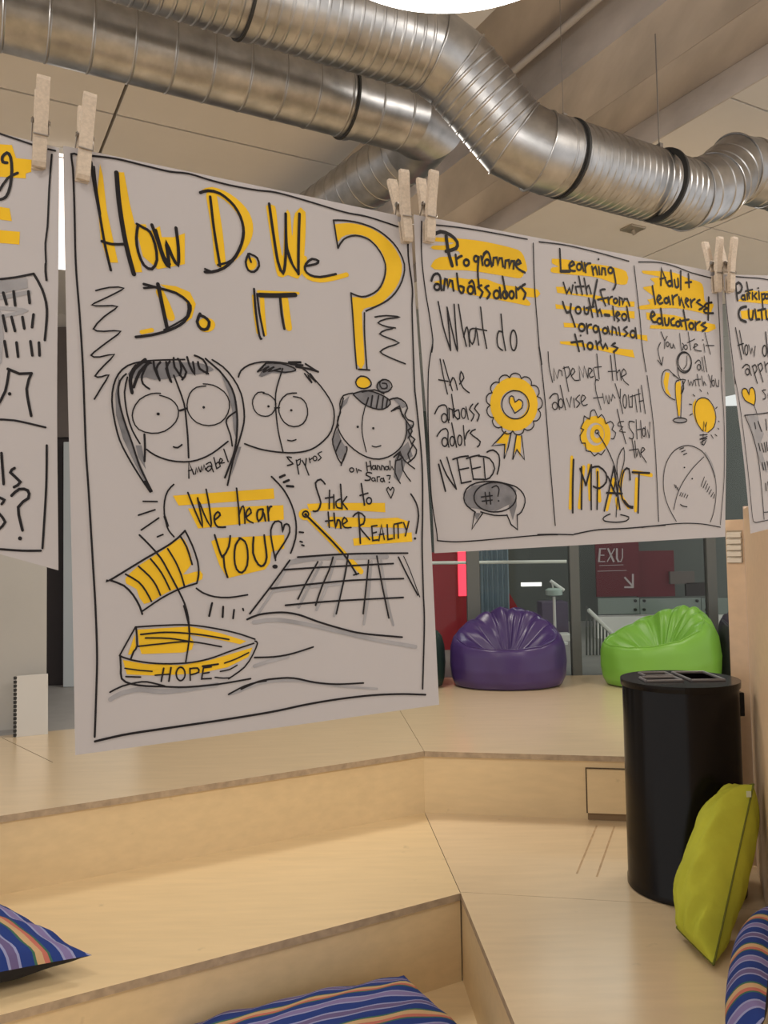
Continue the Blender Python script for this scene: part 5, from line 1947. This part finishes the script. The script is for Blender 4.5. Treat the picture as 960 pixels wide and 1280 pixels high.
k 24 5056,1383 5135,1385 5202,1419 5242,1478 5247,1551 5217,1623 5158,1680 5081,1709 5002,1706 4936,1672 4897,1613 4892,1541 4921,1470 4980,1413 5056,1383 5135,1385
k 20 5072,1393 5142,1394 5201,1425 5236,1478 5241,1543 5214,1607 5162,1658 5093,1684 5024,1682 4966,1651 4931,1598 4926,1534 4952,1470 5004,1420 5072,1393 5142,1394
k 15 5144,1441 5128,1576 5037,1653
Fy 0 4609,1721 4541,1873 4578,2042 4703,2111 4631,1976 4673,1825 4705,1733
Fy 0 4832,1881 4950,1844 4953,2048 4904,2287 4881,2396 4838,2397 4813,2075
Fg 0 5029,2464 5019,2475 4991,2485 4950,2493 4900,2498 4848,2499 4799,2496 4759,2490 4734,2481 4725,2470 4735,2459 4762,2448 4802,2440 4852,2435 4904,2434 4954,2437 4994,2443 5020,2453
k 17 4806,1779 4682,1685 4551,1724 4493,1875 4532,2022 4654,2113 4782,2151
k 17 4813,1925 4803,2076 4836,2418
k 17 4953,2048 4924,2244 4896,2417
k 18 4812,1936 4851,1848 5068,1823 4967,1940 4953,2048
k 20 4776,1745 4902,1813
k 18 4897,1641 4906,1749 4950,1833
k 30 4999,1852 5009,1960 4947,2044
k 19 4857,2429 4930,2429 4993,2436 5033,2450 5041,2467 5017,2484 4964,2497 4895,2505 4822,2505 4760,2497 4721,2483 4713,2466 4737,2450 4788,2436 4857,2429 4930,2429
#bulb_drawing
Fy 0 5422,2625 5293,2495 5247,2321 5298,2167 5440,2092 5612,2112 5744,2241 5787,2396 5723,2554 5559,2645
Fy 0 5390,2581 5276,2496 5203,2322 5218,2191 5302,2112 5291,2276
k 18 5422,2625 5293,2495 5247,2321 5298,2167 5440,2092 5612,2112 5744,2241 5787,2396 5723,2554 5559,2645
k! 16 5439,2629 5467,2470 5495,2558 5542,2479 5498,2624
k 18 5349,2692 5539,2679
k 18 5537,2712 5337,2758 5535,2745 5368,2806 5441,2849 5502,2778
k! 17 5436,2669 5418,2834
k! 17 5126,2205 5183,2210
k! 17 5125,2379 5187,2356
k! 18 5231,2049 5274,2071
k! 18 5411,1961 5450,1990
k! 17 5602,2001 5615,2028
k! 18 5789,2256 5830,2230
k! 18 5847,2458 5864,2469
k! 18 5825,2575 5849,2588
k! 17 5637,2684 5690,2737
k! 18 5743,2674 5788,2700
#drawn_face
g 40 5474,2977 5631,3144 5715,3356
k 16 4708,4035 4529,3804 4432,3568 4431,3336 4508,3125 4698,2945 4966,2862 5200,2879 5433,2977 5611,3177 5719,3401 5731,3646 5667,3912 5567,4085
k 15 5429,3039 5144,3216 4896,3429 4751,3619 4655,3851
Fk 0 4957,3204 4955,3208 4952,3212 4946,3215 4939,3216 4933,3216 4926,3215 4921,3212 4918,3208 4917,3203 4918,3199 4922,3195 4928,3192 4934,3191 4941,3191 4948,3192 4953,3195 4956,3199
Fk 0 5143,3382 5141,3386 5137,3390 5132,3393 5125,3395 5118,3394 5112,3393 5107,3390 5103,3386 5102,3381 5104,3377 5108,3373 5113,3370 5120,3369 5127,3369 5133,3370 5139,3373 5142,3377
k 17 4817,3776 4887,3806 4980,3820
k! 17 4837,2917 4931,2895
k! 17 4877,2960 4968,2934
k! 18 4924,3003 5005,2981
k! 15 4680,3464 4712,3516
k! 15 4715,3475 4750,3538
k! 15 4759,3508 4775,3560
k! 15 4842,3590 4809,3642
k! 15 4891,3602 4854,3657
k! 15 4950,3614 4913,3667
k! 15 5005,3637 4969,3684
k! 15 5432,3358 5346,3508
k! 16 5479,3419 5396,3532
k! 15 5514,3470 5456,3555
k! 16 5560,3515 5495,3600
k! 16 5609,3565 5545,3635
k! 15 5659,3611 5595,3680
k! 16 5696,3645 5663,3705
%P3|0.5578,1.3060,2.0707|0.8384,0.5237,0.1514|0.1123,0.1060,-0.9880|0.5334,-0.8453,-0.0300|0.0000,0.0000,0.5940,0.0000,0.5940,0.4261,-0.0000,0.4261
#border_line
k 21 264,31 591,44 987,55 1350,90
#border_line
k 19 -4,268 11,728 28,1398 19,1783
#border_line
k 15 26,1657 63,2089 68,2931 71,3572 80,3999 133,4092 324,4104 718,4112
#heading_lettering
Fy 0 310,430 456,372 674,242 948,277 1322,252 1279,493
Fy 0 379,593 736,573 1265,577 1235,746 395,722
k! 45 297,175 316,418
k 43 246,203 382,127 471,197 414,279 312,307
k 38 479,337 500,339 516,347 525,360 525,375 516,390 500,401 479,407 459,405 442,397 433,384 433,368 442,354 459,342 479,337 500,339
k! 38 525,332 531,412
k! 38 591,313 592,400
k 34 597,348 631,308 680,301
k! 39 608,125 649,388
k! 31 551,271 754,242
k! 39 745,294 734,400
k 39 855,301 787,348 854,401
k! 38 929,270 923,401
Fk 0 942,218 940,223 935,228 928,232 920,234 911,234 904,232 898,228 895,223 894,218 896,212 902,207 909,203 917,201 925,201 933,203 939,207 942,212
k! 38 1003,313 1005,556
k 38 1000,329 1088,312 1075,389 1006,413
k 40 1147,317 1167,319 1183,328 1191,342 1191,359 1182,375 1165,388 1146,394 1126,392 1110,383 1102,369 1102,352 1111,336 1127,323 1147,317 1167,319
k 48 539,524 387,547 313,639 355,733 495,775
k 44 598,572 593,713 677,733 724,596
k! 44 776,573 787,739 876,736
k! 44 957,575 952,747
k! 39 853,591 1069,564
k 44 1083,600 1081,732 1173,745
#body_lettering
k! 27 196,870 269,1385
k! 26 295,918 342,1299
k! 23 212,1154 363,1131
k 24 432,1155 450,1159 463,1179 468,1210 464,1248 452,1283 434,1309 414,1322 396,1317 383,1297 378,1266 382,1229 394,1193 412,1167 432,1155 450,1159
k! 24 500,1158 537,1306 585,1213 620,1356 677,1188
k 26 933,1182 958,1187 976,1209 984,1243 980,1283 965,1321 943,1349 917,1362 892,1358 874,1336 866,1302 870,1262 885,1224 907,1196 933,1182 958,1187
k! 29 1012,958 1009,1379
k 24 267,1530 362,1478 448,1505 452,1593 475,1665
k 24 386,1550 408,1553 425,1566 434,1586 433,1608 422,1630 404,1645 381,1652 359,1649 342,1636 333,1616 334,1594 345,1572 364,1557 386,1550 408,1553
k! 24 533,1514 610,1807
k 24 544,1521 616,1494 649,1578 571,1639
k! 24 688,1497 773,1792
k 24 701,1509 780,1477 813,1562 722,1622
k! 23 884,1458 903,1631
k 24 890,1542 939,1496 1003,1482
k 20 813,1931 721,1937 797,2023 764,2079 708,2080
k 21 925,1976 949,1980 968,1994 978,2015 977,2040 965,2063 945,2080 920,2087 896,2083 877,2069 868,2047 869,2022 881,1999 901,1983 925,1976 949,1980
#heart_drawing
Fy 0 448,2166 218,2065 165,1937 214,1872 305,1888 346,1982 381,1893 462,1868 515,1936 503,2073
k 20 448,2166 218,2065 165,1937 214,1872 305,1888 346,1982 381,1893 462,1868 515,1936 503,2073 448,2166
k 16 447,2173 464,2232 489,2307
#building_drawing
Fg 0 210,2327 515,2339 531,2468 615,2661 468,2833 566,3168 600,3312 473,3251 398,3011 328,2635
k! 18 156,2311 557,2320 1033,2316
k 18 156,2311 291,2632 375,3031 391,3497 387,4078
k! 23 398,2457 404,2554
k! 23 497,2442 553,2613
k! 23 715,2425 700,2603
k! 23 434,2806 455,2929
k! 23 510,2814 547,2961
k! 23 589,2809 605,2967
k! 23 653,2804 655,2949
k! 23 474,3135 495,3258
k! 22 535,3141 553,3265
k! 23 612,3126 632,3262
k! 23 510,3488 512,3610
k! 23 572,3472 589,3643
k! 16 400,3963 740,3993
%P0|-0.8741,0.7924,2.1905|0.9643,0.0000,-0.2649|-0.2649,-0.0000,-0.9643|0.0000,-1.0000,0.0000|0.0000,0.0000,0.5774,0.0000,0.6880,0.4051,0.1218,0.3944
#border_line
k 20 5103,-3 5173,10 5362,25 5542,39
#border_line
k 20 5677,42 5749,40
#border_line
k 20 5725,86 5790,418 5880,802 5905,964 5965,1151
#border_line
k 24 5966,1166 5986,1240 6020,1324
#border_line
k 23 6464,2902 6561,3292 6678,3880
#border_line
k 23 6217,4003 6487,3954 6668,3908
#heading_lettering
Fy 0 5185,113 5313,89 5388,206 5541,184 5571,304 5524,333 5537,381 5275,431
Fy 0 5357,724 5463,714 5522,834 5393,850
Fy 0 5421,953 5628,917 5660,1044 5457,1079
k 31 5315,276 5274,278 5256,231 5288,180 5334,211 5382,335 5411,498 5401,611 5354,652
k 28 5320,564 5365,425 5445,350
#building_drawing
Fg 0 5553,1457 5827,1355 5865,1444 5589,1585
g 46 5623,1611 5888,1483
g 36 5651,1710 5914,1669 5720,1771
Fg 0 5609,1655 5692,1765 5774,1981 5823,2231 5788,2293
k 25 5548,1440 5714,1376 5880,1294
k 26 5880,1294 6003,1422 6106,1606 6171,1906
k! 29 5646,1553 5709,1655
k! 28 5740,1515 5795,1646
k! 28 5880,1479 5925,1587
k! 28 5708,1774 5781,1914
k! 28 5792,1766 5864,1892
k! 28 5895,1740 5945,1845
k! 28 5993,1688 6015,1814
k! 28 5794,2016 5860,2156
k! 28 5910,1999 5964,2130
k! 28 6038,1953 6095,2083
k! 28 6122,1945 6163,2066
k 28 5900,2643 5935,2491 5917,2286
k! 28 5900,2272 6022,2290 6135,2256
k 28 6135,2256 6130,2415 6243,2660
Fk 0 6000,2500 6001,2506 5999,2512 5996,2517 5991,2521 5985,2522 5979,2521 5973,2519 5969,2514 5966,2509 5965,2503 5967,2497 5970,2492 5975,2488 5981,2487 5988,2488 5993,2490 5998,2495
k 21 5925,2780 6097,2744 6407,2735
#body_lettering
k! 28 6057,3084 6155,3370
k 28 6218,3194 6190,3245 6307,3310 6260,3374
k 29 6258,3460 6314,3381 6397,3373 6422,3444 6349,3553 6446,3760
Fk 0 6462,3837 6463,3844 6461,3851 6457,3857 6452,3860 6445,3862 6438,3861 6432,3859 6427,3854 6424,3847 6423,3841 6425,3834 6429,3828 6434,3824 6441,3823 6448,3823 6454,3826 6459,3831
k 27 6142,3508 6200,3519 6186,3563
k 27 6185,3659 6263,3724 6225,3803
"""
LAYER = {'y': 0.0004, 'g': 0.0006, 'h': 0.0006, 'k': 0.0009}
POSTER = {
    'P1': ('hanging_poster', 'portrait poster lettered HOW DO WE DO IT with cartoon faces and a yellow boat', 'poster'),
    'P2': ('hanging_poster', 'landscape poster in three columns with a yellow rosette and the word IMPACT', 'poster'),
    'P3': ('hanging_poster', 'tilted poster cut off at the right, with a yellow heart over a building', 'poster'),
    'P0': ('hanging_poster', 'poster cut off at the left, with a drawn building and a question mark', 'poster'),
}


def catmull(p, closed=False):
    if len(p) < 3:
        return p
    out = []
    n = len(p)
    for i in range(n - 1):
        p0, p1, p2, p3 = p[max(i - 1, 0)], p[i], p[i + 1], p[min(i + 2, n - 1)]
        L = (p2 - p1).length
        k = max(2, min(8, int(L / 0.006)))
        for j in range(k):
            t = j / k
            out.append(0.5 * ((2 * p1) + (p2 - p0) * t + (2 * p0 - 5 * p1 + 4 * p2 - p3) * t * t + (3 * p1 - p0 - 3 * p2 + p3) * t ** 3))
    out.append(p[-1])
    return out


def ribbon(p, w):
    """flat round-ended stroke in sheet coordinates"""
    q = [p[0]]
    for x in p[1:]:
        if (x - q[-1]).length > 1e-5:
            q.append(x)
    p = q
    if len(p) == 1:
        c = p[0]
        return [c + Vector((math.cos(a), math.sin(a))) * w / 2 for a in [k * math.pi / 6 for k in range(12)]], [tuple(range(12))]
    vs, fs = [], []
    h = w / 2
    n = len(p)
    for i in range(n):
        d0 = (p[i] - p[i - 1]).normalized() if i else (p[1] - p[0]).normalized()
        d1 = (p[i + 1] - p[i]).normalized() if i < n - 1 else d0
        t = d0 + d1
        if t.length < 0.35:      # sharp turn: keep the pen's width
            t = d0
            m = 1
        else:
            t.normalize()
            m = min(1.6, 1 / max(0.3, t.dot(d0)))
        nn = Vector((-t.y, t.x)) * h * m
        vs += [p[i] + nn, p[i] - nn]
    for i in range(n - 1):
        fs.append((2 * i, 2 * i + 1, 2 * i + 3, 2 * i + 2))
    for c, d, in ((p[0], (p[0] - p[1]).normalized()), (p[-1], (p[-1] - p[-2]).normalized())):
        b = len(vs)
        s = Vector((-d.y, d.x))
        vs += [c + (s * math.cos(a) + d * math.sin(a)) * h for a in [k * math.pi / 6 for k in range(7)]]
        fs.append(tuple(range(b, b + 7)))
    return vs, fs


SHEETS = {}
PLAB = {'question_mark': 'tall yellow question mark outlined in black', 'boat_drawing': 'yellow rowing boat lettered HOPE', 'megaphone_drawing': 'yellow striped megaphone',
        'rosette_drawing': 'yellow scalloped rosette with a heart', 'bulb_drawing': 'yellow light bulb', 'impact_lettering': 'the word IMPACT shadowed in yellow',
        'grid_drawing': 'black grid with grey shading', 'title_lettering': 'black title lettering shadowed in yellow'}


class Sheet:
    def __init__(self, rec):
        f = lambda s: Vector([float(x) for x in s.split(',')])
        self.o, self.ax, self.ay, self.n = f(rec[1]), f(rec[2]), f(rec[3]), f(rec[4])
        c = [float(x) for x in rec[5].split(',')]
        self.c = [Vector((c[2 * i], c[2 * i + 1])) for i in range(4)]
        self.w = (self.c[1] - self.c[0]).length
        self.h = (self.c[3] - self.c[0]).length

    def bend(self, a, b):
        # the paper bows a little between its pegs and curls at the foot
        u, v = a / self.w, b / self.h
        return 0.0035 * math.sin(math.pi * u) * (0.3 + 0.7 * v) - 0.002 * math.sin(2 * math.pi * v + u)

    def at(self, a, b, off=0.0):
        return self.o + self.ax * a + self.ay * b + self.n * (self.bend(a, b) + off)


lines = [l for l in INK.strip().splitlines() if l]
cur = None
sheet = None
parts = {}
order = []
for l in lines:
    if l[0] == '%':
        rec = l[1:].split('|')
        sheet = Sheet(rec)
        SHEETS[rec[0]] = sheet
        nm, lab, cat = POSTER[rec[0]]
        top = (sheet.at(*sheet.c[0]) + sheet.at(*sheet.c[1])) / 2
        cur = empty(nm, top, lab, cat)
        mb = MB()
        NX, NY = 28, 36
        fv, bv = [], []
        for j in range(NY + 1):
            for i in range(NX + 1):
                u, v = i / NX, j / NY
                p = sheet.c[0].lerp(sheet.c[1], u).lerp(sheet.c[3].lerp(sheet.c[2], u), v)
                fv.append(sheet.at(p.x, p.y))
                bv.append(sheet.at(p.x, p.y, -0.0004))
        fs = []
        for j in range(NY):
            for i in range(NX):
                a = j * (NX + 1) + i
                fs.append((a, a + NX + 1, a + NX + 2, a + 1))
        mb.add(fv, fs, 'paper')
        mb.build('paper_sheet', cur, smooth=True, sharp=180)
        sheet.root = cur
        continue
    if l[0] == '#':
        mbp = MB()
        parts[len(order)] = (l[1:], mbp, cur)
        order.append(mbp)
        continue
    op, w, *ps = l.split()
    w = int(w) * 1e-4
    p2 = [Vector((int(a) * 1e-4, int(b) * 1e-4)) for a, b in (s.split(',') for s in ps)]
    if op[0] == 'F':
        key = op[1]
        q = [Vector((p.x, p.y, 0)) for p in catmull(p2 + [p2[0]])[:-1]] if len(p2) > 12 else [Vector((p.x, p.y, 0)) for p in p2]
        tris = tessellate_polygon([q])
        vs, fs = [Vector((p.x, p.y)) for p in q], []
        for t in tris:
            a, b, c = (q[i] for i in t)
            fs.append(tuple(t) if (b - a).cross(c - a).z < 0 else tuple(t[::-1]))
        # finer pieces so the fill follows the paper
    elif op[0] == 'R':
        key = op[1]
        n = len(p2) // 2
        vs = p2
        fs = [(i, (i + 1) % n, n + (i + 1) % n, n + i) for i in range(n)]
    else:
        key = op[0]
        vs, fs = ribbon(p2 if op.endswith('!') else catmull(p2), w)
    off = LAYER[key]
    order[-1].add([sheet.at(v.x, v.y, off) for v in vs], fs, key)
for i in range(len(order)):
    nm, mbp, par = parts[i]
    ob = mbp.build(nm, par)
    if nm in PLAB:
        ob['label'] = PLAB[nm]


# ------------------------------------------------------------------ pegs and line
def peg(sheet, bottom, top, label, n=None):
    L = 0.086
    wdt, thk = 0.0125, 0.0062

    def onsheet(px, py):
        d = ray(px, py)
        return CAM + d * ((sheet.o - CAM).dot(sheet.n) / d.dot(sheet.n))

    pb, pt = onsheet(*bottom), onsheet(*top)
    y = (pt - pb).normalized()
    n = n or sheet.n
    x = y.cross(n).normalized()
    root = empty('clothes_peg', pb + n * 0.004, label, 'clothes peg')
    for s in (1, -1):
        # side profile of one half: (distance along peg, outward distance)
        inn = [(0.0, 0.0016), (0.026, 0.0016), (0.028, 0.004), (0.033, 0.004), (0.036, 0.0025), (0.045, 0.0035), (L, 0.0115)]
        out = [(L, 0.0115 + 0.0045), (L - 0.004, 0.0115 + 0.0052), (0.050, thk + 0.0045), (0.031, thk + 0.0026), (0.030, thk + 0.0012), (0.028, thk + 0.0012), (0.027, thk + 0.0026), (0.004, thk + 0.001), (0.0, thk - 0.001)]
        prof = inn + out
        vs = []
        for sx in (-1, 1):
            for t, h in prof:
                vs.append(pb + n * 0.002 + y * t + n * (h * s) + x * (sx * wdt / 2))
        k = len(prof)
        poly = [Vector((t, h, 0)) for t, h in prof]
        tris = tessellate_polygon([poly])
        fs = []
        for t in tris:
            a, b, c = (poly[i] for i in t)
            ccw = (b - a).cross(c - a).z > 0
            if s < 0:
                ccw = not ccw
            fs.append(tuple(t[::-1]) if not ccw else tuple(t))
            fs.append(tuple(i + k for i in (t if not ccw else t[::-1])))
        for i in range(k):
            q = (i, (i + 1) % k, (i + 1) % k + k, i + k)
            fs.append(q if s < 0 else q[::-1])
        mb = MB()
        mb.add(vs, fs, 'peg')
        mb.build('wooden_jaw', root)
    mb = MB()
    c = pb + n * 0.002 + y * 0.0475
    for k in range(4):
        xx = x * (-0.0075 + k * 0.005)
        mb.tube([c + xx + n * 0.0028 * math.cos(a) + y * 0.0028 * math.sin(a) for a in [i * math.pi / 6 for i in range(13)]], 0.0008, 'wire', 6, cap=False)
    mb.tube([c - x * 0.009, c + x * 0.009], 0.0022, 'wire', 10)
    for s in (1, -1):
        mb.tube([c + x * 0.0075 * s, c + x * 0.0072 * s + n * 0.0095 * s - y * 0.016, c + x * 0.0062 * s + n * 0.0098 * s - y * 0.018], 0.0007, 'wire', 6)
    mb.tube([c + x * 0.0072 + n * 0.0098 - y * 0.0175, c - x * 0.0068 + n * 0.0098 - y * 0.0175], 0.0007, 'wire', 6)
    mb.build('peg_spring', root, smooth=True)
    return root


peg(SHEETS['P0'], (48, 212), (53, 106), 'wooden peg holding the right corner of the leftmost cut-off poster', (SHEETS['P1'].n * 0.85 + SHEETS['P0'].n * 0.15).normalized())
peg(SHEETS['P1'], (102, 228), (109, 120), 'wooden peg on the top left corner of the portrait poster')
peg(SHEETS['P1'], (507, 304), (496, 219), 'wooden peg on the top right corner of the portrait poster, beside the question mark')
peg(SHEETS['P2'], (534, 304), (533, 217), 'wooden peg on the left corner of the three-column poster')
peg(SHEETS['P2'], (894, 366), (889, 298), 'wooden peg on the right corner of the three-column poster')
peg(SHEETS['P3'], (910, 366), (907, 298), 'wooden peg holding the tilted poster at the right edge')
mb = MB()
sp = []
for k, (a, b) in (('P0', (0, 1)), ('P1', (0, 1)), ('P2', (0, 1)), ('P3', (0, 1))):
    s = SHEETS[k]
    for i, q in ((a, 0.02), (b, -0.02)):
        c = s.c[i]
        sp.append(s.at(c.x + q, c.y + 0.008, -0.007))
sp = [sp[0] + (sp[0] - sp[1]).normalized() * 1.2] + sp + [sp[-1] + (sp[-1] - sp[-2]).normalized() * 1.6]
mb.tube(sp, 0.0006, 'line', 6)
tag(mb.build('hanging_line', smooth=True), 'thin pale line the posters are pegged to', 'line')
